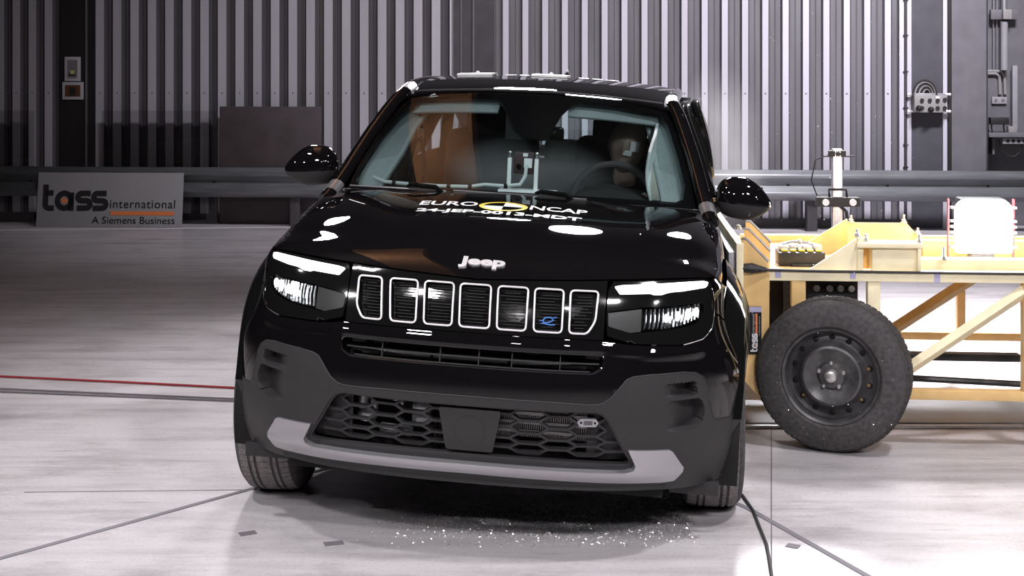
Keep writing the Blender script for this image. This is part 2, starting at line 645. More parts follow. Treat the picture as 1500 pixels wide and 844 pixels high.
PROF = arcl([(-.665, .19), (-.712, .26), (-.738, .34), (-.740, .42), (-.744, .50), (-.738, .58), (-.719, .66), (-.697, .74), (-.668, .82), (-.640, .87), (-.595, .912), (-.52, .943), (-.40, .972), (-.2, 1.005), (0, 1.03), (.2, 1.048), (.38, 1.055)])
FRONT = arcl([(0, 0), (.1, .0015), (.2, .006), (.3, .015), (.4, .032), (.5, .057), (.6, .095), (.69, .15), (.765, .22), (.825, .29), (.872, .365), (.905, .45), (.92, .54)])
FRONTH = arcl([(0, 0), (.1, .0015), (.2, .006), (.3, .015), (.4, .032), (.5, .057), (.6, .095), (.69, .15), (.76, .22), (.805, .295), (.83, .38), (.843, .48), (.85, .56)])
HOOD = arcl([(0, 0), (.15, .002), (.3, .008), (.45, .018), (.58, .024), (.69, .034), (.77, .052), (.818, .085), (.838, .14), (.849, .22), (.856, .31), (.86, .40)])
fP = spline(PROF)
fF = spline(FRONT)
fG = spline(FRONTH)
fH = spline(HOOD)
VMAX = PROF[-1][0]


def sst(a, b, x):
    x = min(1, max(0, (x - a) / (b - a)))
    return x * x * (3 - 2 * x)


V_N0 = PROF[8][0]
V_N1 = PROF[12][0]


def S(u, v):
    """the nose and bonnet of the car as one smooth surface: u across, v from the bumper's lower lip up and back to the windscreen"""
    y, z = fP(v)
    sg = -1 if u < 0 else 1
    a = abs(u)
    xF, d = fF(a)
    xG, dG = fG(a)
    w = sst(.36, .62, v)
    xF += (xG - xF) * w
    d += (dG - d) * w
    xH, dr = fH(a)
    t = sst(V_N0 - .02, V_N1, v)
    s = 1 - sst(V_N1 - .05, VMAX + .05, v) * .92
    return Vector((sg * (xF * (1 - t) + xH * t), y + d * s, z - dr * t))


def SN(u, v):
    h = 2e-3
    n = (S(u + h, v) - S(u - h, v)).cross(S(u, v + h) - S(u, v - h))
    return n.normalized()


def SP(u, v, off=0.0):
    return S(u, v) + SN(u, v) * off


def W(a, b):
    """windscreen: a across, b from the scuttle up to the roof"""
    k = .1 * b * (1 - b)
    return Vector(((.715 * (1 - b) + .565 * b) * a, (.37 + .10 * a * a) * (1 - b) + (.93 + .08 * a * a) * b - .6 * k, (1.05 - .015 * a * a) * (1 - b) + (1.457 - .03 * a * a) * b + .8 * k))


def WP(a, b, off=0.0):
    h = 2e-3
    n = (W(a + h, b) - W(a - h, b)).cross(W(a, b + h) - W(a, b - h)).normalized()
    return W(a, b) + n * off


def inside(p, poly):
    x, y = p
    c = False
    j = len(poly) - 1
    for i in range(len(poly)):
        xi, yi = poly[i]
        xj, yj = poly[j]
        if (yi > y) != (yj > y) and x < (xj - xi) * (y - yi) / (yj - yi) + xi:
            c = not c
        j = i
    return c


def densify(poly, step):
    out = []
    n = len(poly)
    for i in range(n):
        a, b = poly[i], poly[(i + 1) % n]
        k = max(1, int(math.hypot(b[0] - a[0], b[1] - a[1]) / step))
        for q in range(k):
            out.append((a[0] + (b[0] - a[0]) * q / k, a[1] + (b[1] - a[1]) * q / k))
    return out


def roundpoly(poly, r, n=4):
    """round the corners of a 2-D polygon"""
    out = []
    m = len(poly)
    for i in range(m):
        p = Vector(poly[i])
        a = Vector(poly[i - 1]) - p
        b = Vector(poly[(i + 1) % m]) - p
        rr = min(r, a.length * .45, b.length * .45)
        A = p + a.normalized() * rr
        B = p + b.normalized() * rr
        for k in range(n + 1):
            t = k / n
            q = A * (1 - t) ** 2 + p * 2 * t * (1 - t) + B * t * t
            out.append((q.x, q.y))
    return out


def panel(name, outline, m, parent, holes=(), off=0.0, thick=0.012, step=0.03, fn=SP, disp=None, keep=None, mb=None, lines=()):
    """a sheet cut out of a surface: outline and holes in surface coordinates, with a turned-in edge of the given thickness"""
    own = mb is None
    if own:
        mb = MB()
    bm = mb.bm
    rings = [densify(outline, step)] + [densify(h, step * 0.7) for h in holes]
    pts, edges = [], []
    for rg in rings:
        b = len(pts)
        pts += [Vector(p) for p in rg]
        edges += [(b + i, b + (i + 1) % len(rg)) for i in range(len(rg))]
    for ln in lines:
        ln = densify(ln, step * .7)
        b = len(pts)
        pts += [Vector(p) for p in ln]
        edges += [(b + i, b + (i + 1) % len(ln)) for i in range(len(ln))]
    xs = [p[0] for p in outline]
    ys = [p[1] for p in outline]
    nx = int((max(xs) - min(xs)) / step)
    ny = int((max(ys) - min(ys)) / step)
    for i in range(1, nx + 1):
        for j in range(1, ny + 1):
            q = (min(xs) + i * step + (0.5 * step if j % 2 else 0) + 1.3e-5 * j, min(ys) + j * step + 1.7e-5 * i)
            if inside(q, rings[0]) and not any(inside(q, h) for h in rings[1:]):
                pts.append(Vector(q))
    V, E_, Fc, *_ = delaunay_2d_cdt(pts, edges, [], 0, 1e-6)
    tris = []
    for f in Fc:
        c = (sum(V[i][0] for i in f) / len(f), sum(V[i][1] for i in f) / len(f))
        if inside(c, rings[0]) and not any(inside(c, h) for h in rings[1:]):
            if keep is None or keep(*c):
                tris.append(f)
    P3 = {}

    def P(i):
        if i not in P3:
            u, v = V[i]
            d = off + (disp(u, v) if disp else 0.0)
            P3[i] = bm.verts.new(fn(u, v, d))
        return P3[i]
    cnt = {}
    for f in tris:
        mb._f([P(i) for i in f])
        for k in range(len(f)):
            e = (f[k], f[(k + 1) % len(f)])
            key = (min(e), max(e))
            cnt[key] = cnt.get(key, 0) + (1 if True else 0)
            cnt.setdefault(('d',) + key, e)
    low = {}
    for key, c in list(cnt.items()):
        if key[0] == 'd' or c != 1:
            continue
        a, b = cnt[('d',) + key]
        for i in (a, b):
            if i not in low:
                u, v = V[i]
                d = off + (disp(u, v) if disp else 0.0)
                low[i] = (bm.verts.new(fn(u, v, d)), bm.verts.new(fn(u, v, d - thick)))
        mb._f([low[a][0], low[b][0], low[b][1], low[a][1]])
    if own:
        return mb.build(name, m, parent, smooth=40, fix=False)


def mirror(half):
    """half outline from the centre line outwards (x >= 0) -> full symmetric outline"""
    return list(half) + [(-u, v) for u, v in reversed(half) if u > 1e-6]


def surf_tube(mb, path, r, off=0.0, closed=False, seg=6, fn=SP, step=0.02, r2=None):
    d = []
    n = len(path)
    for i in range(n if closed else n - 1):
        a, b = path[i], path[(i + 1) % n]
        k = max(1, int(math.hypot(b[0] - a[0], b[1] - a[1]) / step))
        for q in range(k):
            d.append((a[0] + (b[0] - a[0]) * q / k, a[1] + (b[1] - a[1]) * q / k))
    if not closed:
        d.append(path[-1])
    mb.tube([fn(u, v, off) for u, v in d], r, seg, closed)


def surf_bar(mb, p0, p1, w, off, depth, fn=SP):
    """a flat bar lying on the surface from p0 to p1 (w wide, depth deep)"""
    du, dv = p1[0] - p0[0], p1[1] - p0[1]
    l = math.hypot(du, dv)
    nx, ny = -dv / l * w / 2, du / l * w / 2
    k = max(1, int(l / .04))
    A = []
    for i in range(k + 1):
        t = i / k
        u, v = p0[0] + du * t, p0[1] + dv * t
        A.append([mb.bm.verts.new(fn(u + nx, v + ny, off)), mb.bm.verts.new(fn(u - nx, v - ny, off)), mb.bm.verts.new(fn(u - nx, v - ny, off - depth)), mb.bm.verts.new(fn(u + nx, v + ny, off - depth))])
    for i in range(k):
        for j in range(4):
            mb._f([A[i][j], A[i][(j + 1) % 4], A[i + 1][(j + 1) % 4], A[i + 1][j]])
    mb._f(A[0])
    mb._f(A[-1][::-1])


def surf_text(mb, s, u0, v0, w, h, off=0.001, fn=SP, extrude=0.001, bold=0.0, sv=1.0, shear=0.0):
    """words fitted into a box w wide and h tall centred on (u0, v0)"""
    V, Fs = text_mesh(s, 1.0, 0.0, bold, 'LEFT', shear)
    x0 = min(p[0] for p in V)
    x1 = max(p[0] for p in V)
    y0 = min(p[1] for p in V)
    y1 = max(p[1] for p in V)
    n = len(V)
    vs = [mb.bm.verts.new(fn(u0 + ((p[0] - x0) / (x1 - x0) - .5) * w, v0 + ((p[1] - y0) / (y1 - y0) - .5) * h, off)) for p in V]
    for f in Fs:
        mb._f([vs[i] for i in f])


# ---- the car's pose after the hit: turned a little and leaning on its springs
YAW, PIT, ROL = -.1256, .0121, .0496
CAR_S = .9624
CAR_M = Matrix.Translation((-.0768, 4.9535, .0577)) @ Matrix.Rotation(YAW, 4, 'Z') @ Matrix.Rotation(PIT, 4, 'X') @ Matrix.Rotation(ROL, 4, 'Y') @ Matrix.Scale(CAR_S, 4)
CAR_I = CAR_M.inverted()
car = empty('car')
car.matrix_world = CAR_M
tag(car, 'black compact SUV with a seven-slot grille and lit daytime lights, struck in its side', 'car')

WC = Vector((0, .03, .30))       # front wheel centre (y, z)


def in_arch(p, r=.395):
    return abs(p.x) > .55 and math.hypot(p.y - WC.y, p.z - WC.z) < r


# ---- outlines (u, v)
CLAD_TOP = [(0, .333), (.276, .332), (.40, .328), (.428, .329), (.447, .334), (.473, .352), (.511, .398), (.522, .411), (.545, .420), (.60, .4255), (.727, .428), (.785, .421), (.822, .403), (.842, .372), (.852, .335), (.880, .265), (.893, .252), (.915, .246), (1.0, .2415), (1.10, .243)]
BUMP_TOP = [(0, .535), (.44, .532), (.53, .520), (.72, .512), (.812, .522), (.868, .548), (.888, .60), (.93, .585), (1.0, .555), (1.13, .53)]
LENS = [(.441, .60), (.441, .70), (.455, .738), (.80, .760), (.832, .745), (.866, .68), (.878, .60), (.858, .550), (.807, .528), (.719, .517), (.53, .525), (.449, .548)]
HOOD_F = [(0, .717), (.33, .737), (.443, .747), (.80, .768), (.826, .790)]
HOOD_S = [(.812, .90), (.805, 1.1), (.80, 1.4), (.79, VMAX - .005)]
G_TOP = [(0, .712), (.33, .732), (.436, .741)]
SLOT_LOW = roundpoly([(.432, .489), (.445, .476), (.442, .445), (.408, .425), (-.408, .425), (-.442, .445), (-.445, .476), (-.432, .489)], .012)


def inset_y(poly, dv):
    return [(u, v + dv) for u, v in poly]


# bumper: painted part
bump = [(u, v + .0015) for u, v in CLAD_TOP] + [(1.13, .40)] + list(reversed(BUMP_TOP))
half = [p for p in bump if p[0] > 0]
full = [bump[0]] + half + [bump[-1]] + [(-u, v) for u, v in reversed(half)]
keepb = lambda u, v: not in_arch(S(u, v))


def bumper_ridge(u, v):
    a = abs(u)
    c = .506 - .018 * sst(.42, .62, a)
    return .0075 * math.exp(-((v - c) / .013) ** 2) * (1 - sst(.78, .86, a))


bumper = panel('bumper', full, M['paint'], car, holes=[SLOT_LOW], thick=.018, step=.014, keep=keepb, disp=bumper_ridge)

# lower bumper cladding, with its side pockets pressed in
OPEN = [(.116, .300), (.287, .3005), (.423, .3015), (.448, .295), (.468, .275), (.551, .134), (.545, .121), (.528, .116), (.294, .124), (.030, .127)]
OPEN_F = [(u, v) for u, v in OPEN] + [(-u, v) for u, v in reversed(OPEN)]


def shrink(poly, d):
    c = (sum(p[0] for p in poly) / len(poly), sum(p[1] for p in poly) / len(poly))
    out = []
    n = len(poly)
    for i in range(n):
        a, b, p = Vector(poly[i - 1]), Vector(poly[(i + 1) % n]), Vector(poly[i])
        t = (b - a).normalized()
        nn = Vector((-t.y, t.x))
        if nn.dot(Vector(c) - p) < 0:
            nn = -nn
        q = p + nn * d
        out.append((q.x, q.y))
    return out


POCKETS = [roundpoly([(.655, .348), (.790, .342), (.802, .352), (.790, .388), (.775, .394), (.650, .394)], .010, 4),
           roundpoly([(.610, .233), (.800, .230), (.832, .250), (.838, .295), (.815, .334), (.610, .336)], .016, 5)]
POCKETS_IN = [shrink(p, .007) for p in POCKETS]


def pocket(u, v):
    a = abs(u)
    for k, (po, pi) in enumerate(zip(POCKETS, POCKETS_IN)):
        if inside((a, v), pi):
            return -.045 * sst(.64, .775 + .03 * k, a)
    return 0.0


cl_side = [(1.095, .239), (1.075, .12), (1.045, .045), (.975, .0), (.887, -.012), (.75, -.006), (.57, .008), (.283, .022), (0, .022)]
clh = [(u, v - .0015) for u, v in CLAD_TOP] + cl_side
h2 = [p for p in clh if p[0] > 0]
full = [clh[0]] + h2 + [clh[-1]] + [(-u, v) for u, v in reversed(h2)]
clad = panel('bumper_cladding', full, M['clad'], car, holes=[OPEN_F], thick=.03, step=.016, disp=pocket, keep=keepb, lines=[q if sg > 0 else [(-u, v) for u, v in q] for q in POCKETS + [shrink(p, .0075) for p in POCKETS] for sg in (-1, 1)])
mb = MB()
for sg in (-1, 1):   # raised rim line along the cladding's top edge
    surf_tube(mb, [(sg * u, v - .002) for u, v in CLAD_TOP], .0026, -.0006, seg=6)
mb.build('edge_bead', M['clad'], clad)
# under-lip
mb = MB()
mb.grid(lambda u, v: SP(u, .024 - .0 + .0 * v, -.004) + Vector((0, .10 * v, -.012 * v - .012)), [i * .04 for i in range(-17, 18)], [0, .5, 1])
mb.grid(lambda u, v: SP(u, .03, -.002) + Vector((0, 0, -.018 * v)), [i * .04 for i in range(-17, 18)], [0, 1])
mb.build('air_dam', M['clad_dark'], car)
# small deflectors before the wheels
for sg in (-1, 1):
    mb = MB()
    mb.box((sg * .755, -.40, .165), (.17, .03, .05), bev=.006)
    mb.build('wheel_deflector', M['clad_dark'], car)

# silver skid plate
SIL = [(0, .112), (.294, .110), (.526, .106), (.553, .113), (.561, .127), (.536, .180), (.682, .175), (.695, .167), (.740, .106), (.702, .056), (.652, .047), (.53, .052), (.283, .0645), (0, .070)]
sh = [p for p in SIL if p[0] > 0]
full = [SIL[0]] + sh + [SIL[-1]] + [(-u, v) for u, v in reversed(sh)]


def skid(u, v):
    a = abs(u)
    if v < .100:
        return .020 - (.100 - v) * .26 * (1 - sst(.62, .74, a) * .6)
    ridge = .108 - .02 * sst(.53, .72, a)
    return .010 + .010 * (1 - min(1, abs(v - ridge) / .05)) * (1 - sst(.60, .74, a) * .6)


panel('skid_plate', full, M['silver'], car, off=0.0, thick=.022, step=.012, disp=skid)

# lower grille: honeycomb bars, end blanks, frame and radar cover
GO = -.030
gr = empty('lower_grille', parent=car)
mb = MB()


def ucol(k):
    return .0135 + (k - .5) * .0975


cw = .0975
for k in range(-5, 7):
    u0, u1 = ucol(k), ucol(k + 1)
    ph = .0 if k % 2 else .5
    for j in range(-1, 7):
        v = .118 + (j + ph) * .0385
        cu = (u0 + u1) / 2
        c = .016
        p, q = (u0 + c, v), (u1 - c, v)
        if inside((cu, v), OPEN_F) and v > .122:
            pu0, pu1 = u0 + c, u1 - c
            lim = .545 - (v - .13) * .48
            pu0, pu1 = max(pu0, -lim), min(pu1, lim)
            if pu1 > pu0 + .01:
                surf_bar(mb, (pu0, v), (pu1, v), .0085, GO, .022)
        # diagonals at the right-hand column edge
        for dv in (.5, -.5):
            a, b = (u1 - c, v), (u1 + c, v + dv * .0385)
            if inside(a, OPEN_F) and inside(b, OPEN_F):
                surf_bar(mb, a, b, .0085, GO, .022)
mb.build('honeycomb', M['clad_dark'], gr, smooth=20)
# solid end blanks
for sg in (-1, 1):
    poly = [(sg * .405, .115), (sg * .405, .305), (sg * .45, .305), (sg * .475, .28), (sg * .56, .13), (sg * .55, .115)]
    if sg < 0:
        poly = poly[::-1]
    panel('end_blank', poly, M['clad_dark'], gr, off=-.045, thick=.006, step=.03)
fr = MB()
surf_tube(fr, OPEN_F, .0065, -.012, closed=True, seg=6)
fr.build('grille_frame', M['clad_dark'], gr)
panel('radar_cover', roundpoly([(-.062, .145), (.092, .145), (.115, .285), (-.092, .285)], .008), M['clad'], gr, off=-.008, thick=.03, step=.02)
fr = MB()
surf_tube(fr, [(.0145 + .05 * math.cos(t * PI / 12), .215 + .05 * math.sin(t * PI / 12)) for t in range(24)], .0009, -.0078, closed=True, seg=5)
fr.build('cover_ring', M['clad'], gr)
bdg = empty('grille_badge', parent=gr)
bdg_p = roundpoly([(.366, .262), (.376, .275), (.428, .275), (.438, .262), (.428, .249), (.376, .249)], .003)
panel('badge_plate', bdg_p, M['silver'], gr, off=-.012, thick=.016, step=.02)
mb = MB()
for i in range(7):
    surf_bar(mb, (.3895 + i * .0042, .255), (.3895 + i * .0042, .269), .0022, -.0105, .002)
for c in (.379, .425):
    surf_tube(mb, [(c + .0022 * math.cos(t * PI / 4), .262 + .0022 * math.sin(t * PI / 4)) for t in range(8)], .002, -.0115, True, 5)
mb.build('badge_relief', M['black'], gr)
bpy.data.objects.remove(bdg)

# what shows behind the lower grille
M['fin'] = mat('radiator_fins', (0.36, 0.35, 0.34), 0.35, .8)
M['pipe'] = noisy(mat('cast_aluminium', (0.55, 0.56, 0.58), 0.4, .7), 60, .3)
mb = MB()
mb.box((0, -.50, .40), (1.30, .02, .50))
mb.build('bay_back_panel', M['black'], gr, smooth=0)
mb = MB()
for i in range(46):
    x = .09 + i * .0072
    mb.box((x, -.585, .405), (.0026, .03, .12))
for z in (.365, .395, .425, .455):
    mb.box((.25, -.60, z), (.34, .012, .010))
mb.build('radiator_fins', M['fin'], gr, smooth=0)
mb = MB()
for x, z0, z1, r in ((-.375, .40, .50, .020), (-.335, .40, .50, .014), (-.355, .36, .40, .026)):
    mb.cyl((x, -.60, z0), (x, -.60, z1), r, 14)
mb.ball((-.355, -.60, .385), (.04, .03, .025))
mb.build('coolant_reservoir', M['pipe'], gr)
mb = MB()
for z in (.46, .425, .39):
    mb.lathe([(.0, -.03), (.022, -.03), (.030, -.01), (.030, .01), (.022, .03), (0, .03)], 14, Matrix.Translation((-.165, -.62, z)) @ Matrix.Rotation(PI / 2, 4, 'Y'))
mb.cyl((-.165, -.60, .36), (-.165, -.60, .50), .012, 10)
mb.box((-.25, -.60, .45), (.035, .03, .06), bev=.004)
mb.cyl((-.31, -.60, .34), (-.20, -.60, .33), .016, 10)
mb.build('compressor', M['pipe'], gr)
mb = MB()
mb.cyl((-.12, -.60, .28), (-.12, -.60, .52), .005, 8)
mb.cyl((-.105, -.60, .28), (-.105, -.60, .52), .005, 8)
mb.box((.02, -.58, .35), (.5, .02, .012))
mb.build('bay_pipes', M['clad_dark'], gr)

# upper intake slot
sl = empty('upper_intake', parent=car)
mb = MB()
surf_tube(mb, SLOT_LOW, .005, -.004, closed=True, seg=6)
mb.build('intake_frame', M['gloss'], sl)
mb = MB()
surf_bar(mb, (-.43, .458), (.43, .458), .005, -.022, .02)
surf_bar(mb, (-.40, .430), (.40, .430), .008, -.022, .02)
for u in (-.30, -.10, .03, .14, .30):
    surf_bar(mb, (u, .428), (u, .487), .0035, -.020, .015)
mb.build('intake_grid', M['clad_dark'], sl, smooth=0)
mb = MB()
mb.box((0, -.62, .63), (.88, .012, .10))
mb.build('intake_back', M['black'], sl, smooth=0)
mb = MB()
for a, b in ((-.37, -.14), (-.13, .12), (.13, .38)):
    mb.cyl((a, -.648, .607), (b, -.648, .607), .012, 12)
mb.build('crash_beam', M['steel'], sl)
for x in (-.385, -.31, -.06, .20, .40):
    MB().box((x, -.645, .650), (.05, .02, .035), bev=.004).build('intake_fitting', M['clad'], sl)

# seven-slot grille
SLOTS = [(-.409, -.316), (-.296, -.190), (-.176, -.067), (-.055, .058), (.072, .182), (.194, .299), (.312, .414)]
SLB = [(-.395, -.301), (-.280, -.183), (-.165, -.061), (-.046, .064), (.079, .184), (.200, .302), (.316, .400)]
SV0, SV1 = .553, .6955
slot_poly = []
for k, ((a, b), (c, d)) in enumerate(zip(SLOTS, SLB)):
    a, b, c, d = a + .005, b - .005, c + .005, d - .005
    if k == 0:
        pl = [(a, SV1), (a + .004, .595), (a + .028, SV0), (d, SV0), (b, SV1)]
    elif k == 6:
        pl = [(a, SV1), (c, SV0), (b - .028, SV0), (b - .004, .595), (b, SV1)]
    else:
        pl = [(a, SV1), (c, SV0), (d, SV0), (b, SV1)]
    slot_poly.append(roundpoly(pl, .015, 5))
gp = [(0, .537), (.436, .535)] + list(reversed(G_TOP))
gh = [p for p in gp if p[0] > 0]
full = [gp[0]] + gh + [gp[-1]] + [(-u, v) for u, v in reversed(gh)]
grille = panel('grille', full, M['gloss'], car, holes=slot_poly, off=-.002, thick=.028, step=.022)
for k, pl in enumerate(slot_poly):
    mb = MB()
    surf_tube(mb, pl, .0034, .001, closed=True, seg=8, step=.01)
    rg = mb.build('slot_ring', M['chrome'], grille)
    us = [p[0] for p in pl]
    vs = [p[1] for p in pl]
    mb = MB()
    panel('', pl, None, None, off=-.022, thick=.002, step=.03, mb=mb)
    mb.mi = 1
    n = 13
    rr = random.Random(k)
    for i in range(n):
        v = SV0 + .008 + (SV1 - SV0 - .014) * i / (n - 1)
        f = (v - SV0) / (SV1 - SV0)
        ua = SLB[k][0] * (1 - f) + SLOTS[k][0] * f + .012
        ub = SLB[k][1] * (1 - f) + SLOTS[k][1] * f - .012
        if k == 0 and v < .60:
            ua += (.60 - v) * .5
        if k == 6 and v < .60:
            ub -= (.60 - v) * .5
        off = .022 * (i % 2)
        surf_bar(mb, (ua + off * rr.random(), v), (ub - off * rr.random(), v), .0016, -.017, .004)
    mb.build('slot_mesh', [M['gloss'], M['clad']], grille, smooth=0, fix=False)
M['blue'] = mat('blue_badge', (0.05, 0.16, 0.45), .4)
mb = MB()
path = [(.232, .583), (.252, .586), (.268, .594), (.258, .603), (.240, .601), (.232, .591), (.240, .581), (.258, .578), (.274, .580)]
surf_tube(mb, path, .0026, -.010, seg=6, step=.006)
surf_tube(mb, [(.222, .590), (.236, .592)], .0018, -.010)
surf_tube(mb, [(.226, .582), (.236, .581)], .0018, -.010)
surf_tube(mb, [(.266, .602), (.278, .604)], .0022, -.010)
mb.build('electric_badge', M['blue'], grille)

# headlamps
M['reflector'] = noisy(mat('headlamp_reflector', (0.75, 0.76, 0.78), 0.15, 1.0), 70, .3)
M['blank'] = mat('headlamp_grey_blank', (0.075, 0.072, 0.072), .35)
for sg in (-1, 1):
    def fl(p):
        q = [(sg * u, v) for u, v in p]
        return q if sg > 0 else q[::-1]
    WIN = [(.446, .628), (.57, .644), (.807, .650), (.826, .630), (.800, .588), (.745, .575), (.528, .557), (.449, .580)]
    hl = panel('headlamp', fl(LENS), M['gloss'], car, holes=[roundpoly(fl(WIN), .008)], off=-.0015, thick=.02, step=.02)
    DRL = [(.461, .716), (.487, .722), (.79, .744), (.812, .740), (.815, .722), (.806, .710), (.707, .699), (.666, .697), (.645, .693), (.629, .687), (.599, .687), (.586, .692), (.481, .688)]
    panel('daytime_light', roundpoly(fl(DRL), .004, 3), M['drl'], hl, off=.0025, thick=.006, step=.02)
    # lamp bowl
    mb = MB()
    panel('', fl(WIN), None, None, off=-.030, thick=.004, step=.03, mb=mb)
    mb.build('lamp_bowl', M['gloss'], hl, fix=False)
    panel('inner_blank', fl([(.448, .626), (.563, .640), (.563, .564), (.528, .560), (.452, .581)]), M['blank'], hl, off=-.012, thick=.012, step=.02)
    rr = random.Random(3)
    mb = MB()
    for i in range(15):
        u = .578 + i * .0162
        w = .006 + .006 * rr.random()
        t = sst(.57, .80, u)
        v0, v1 = .566 + .026 * max(0, (u - .6) / .2) ** 2, .640 + .006 * t
        x = (u, v0 + .004), (u + .004 * rr.random(), v1)
        surf_tube(mb, [(sg * x[0][0], x[0][1]), (sg * (x[0][0] + .003), (v0 + v1) / 2), (sg * x[1][0], x[1][1])], w * .62, -.020, seg=6)
    mb.build('reflector_flutes', M['reflector'], hl)
    for (u, v, r) in ((.655, .607, .011), (.70, .612, .012), (.745, .616, .014), (.785, .620, .012)):
        P = SP(sg * u, v, -.010)
        MB().ball(P, (r * .75, r * .5, r * 1.35), u=10, v=8).build('led_module', M['led'], hl)
    panel('lamp_lens', fl([(u, v) for u, v in WIN]), M['lens'], hl, off=-.003, thick=.002, step=.04)
    # chrome bead standing in for the glint along the lamp's lower and outer edge
    mb = MB()
    surf_tube(mb, [(sg * u, v) for u, v in ((.858, .690), (.876, .65), (.880, .60), (.862, .553), (.812, .527), (.722, .516))], .0024, .000)
    mb.build('lamp_edge_glint', M['mirrorchrome'], hl)

# bonnet
hh = HOOD_F + HOOD_S + [(0, VMAX - .005)]
h2 = [p for p in hh if p[0] > 0]
full = [hh[0]] + h2 + [hh[-1]] + [(-u, v) for u, v in reversed(h2)]


def hoodcrease(u, v):
    a = abs(u)
    return .004 * (sst(.50, .56, a)) * sst(.95, 1.2, v)


hood = panel('hood', full, M['paint'], car, thick=.016, step=.03, disp=hoodcrease)
mb = MB()
surf_text(mb, 'Jeep', .0095, .7835, .158, .056, .006, bold=.042)
bpy_V = mb.bm
r_ = bmesh.ops.extrude_face_region(mb.bm, geom=list(mb.bm.faces))
for v in [g for g in r_['geom'] if isinstance(g, bmesh.types.BMVert)]:
    v.co += SN(0, .78) * -.006
mb.build('maker_lettering', M['chrome'], hood, smooth=30)
mb = MB()
surf_text(mb, 'EURO', -.220, 1.436, .225, .075, .0055, bold=.02)
mb.build('test_lettering', M['white'], hood, smooth=0)
mb = MB()
surf_text(mb, 'NCAP', .204, 1.436, .218, .075, .0055, bold=.02)
mb.build('test_lettering', M['white'], hood, smooth=0)
mb = MB()
surf_text(mb, '24-JEP-0013-MDT', -.012, 1.305, .625, .066, .0055, bold=.03)
mb.build('test_lettering', M['white'], hood, smooth=0)
mb = MB()
n = 36
ring = lambda k, r0: (-.007 + r0 * .094 * math.cos(2 * PI * k / n), 1.422 + r0 * .078 * math.sin(2 * PI * k / n))
for k in range(n):
    a, b, c, d = ring(k, 1), ring(k + 1, 1), ring(k + 1, .80), ring(k, .80)
    mb.mesh([SP(*p, .0055) for p in (a, b, c, d)], [(0, 1, 2, 3)])
mb.mi = 1
for k in range(n):
    if 0 <= k < 9 or 18 <= k < 27:
        a, b = ring(k, .80), ring(k + 1, .80)
        mb.mesh([SP(*p, .0055) for p in (a, b, (-.007, 1.422))], [(0, 1, 2)])
mb.build('target_mark', [M['yellow'], M['white']], hood, smooth=0)

# front wings with their flared wheel arches
for sg in (-1, 1):
    poly = [(.816, .90), (.828, .792), (.835, .770), (.872, .70), (.884, .62), (.888, .607), (.93, .592), (1.0, .562), (1.14, .538), (1.15, .8), (1.15, VMAX - .005), (.795, VMAX - .005), (.804, 1.4), (.809, 1.1)]
    q = [(sg * u, v) for u, v in poly]
    wing = panel('front_wing', q, M['paint'], car, thick=.012, step=.025, keep=lambda u, v: not in_arch(S(u, v), .42))
    prof = [(.385, .800), (.387, .905), (.393, .926), (.412, .934), (.440, .932), (.475, .918), (.515, .896), (.555, .868), (.590, .842)]
    for nm, mt, a0, a1 in (('wheel_arch_flare', M['gloss'], 14, 197), ('wheel_arch_trim', M['clad'], -22, 15)):
        angs = [math.radians(a) for a in range(a0, a1, 6)]
        mb = MB()
        for i in range(len(angs) - 1):
            for j in range(len(prof) - 1):
                vs = []
                for (A, J) in ((i, j), (i + 1, j), (i + 1, j + 1), (i, j + 1)):
                    a = angs[A]
                    r, x = prof[J]
                    k = .20 + .80 * sst(.25, 1.25, a)
                    r = .385 + (r - .385) * k
                    vs.append((sg * (x - (.030 * (1 - k) if a0 > 0 else .024 + .14 * (15 - math.degrees(a)) / 37)), WC.y - r * math.cos(a), WC.z + r * math.sin(a)))
                mb.mesh(vs, [(0, 1, 2, 3)])
        mb.build(nm, mt, wing, weld=1e-4, fix=True)
    angs = [math.radians(a) for a in range(-22, 197, 6)]
    mb = MB()
    for i in range(len(angs) - 1):
        vs = []
        for (A, x) in ((i, .60), (i + 1, .60), (i + 1, .905), (i, .905)):
            vs.append((sg * x, WC.y - .387 * math.cos(angs[A]), WC.z + .387 * math.sin(angs[A])))
        mb.mesh(vs, [(0, 1, 2, 3)])
    mb.mesh([(sg * .60, WC.y - .387 * math.cos(a), WC.z + .387 * math.sin(a)) for a in angs], [tuple(range(len(angs)))])
    mb.build('arch_liner', M['black'], wing)
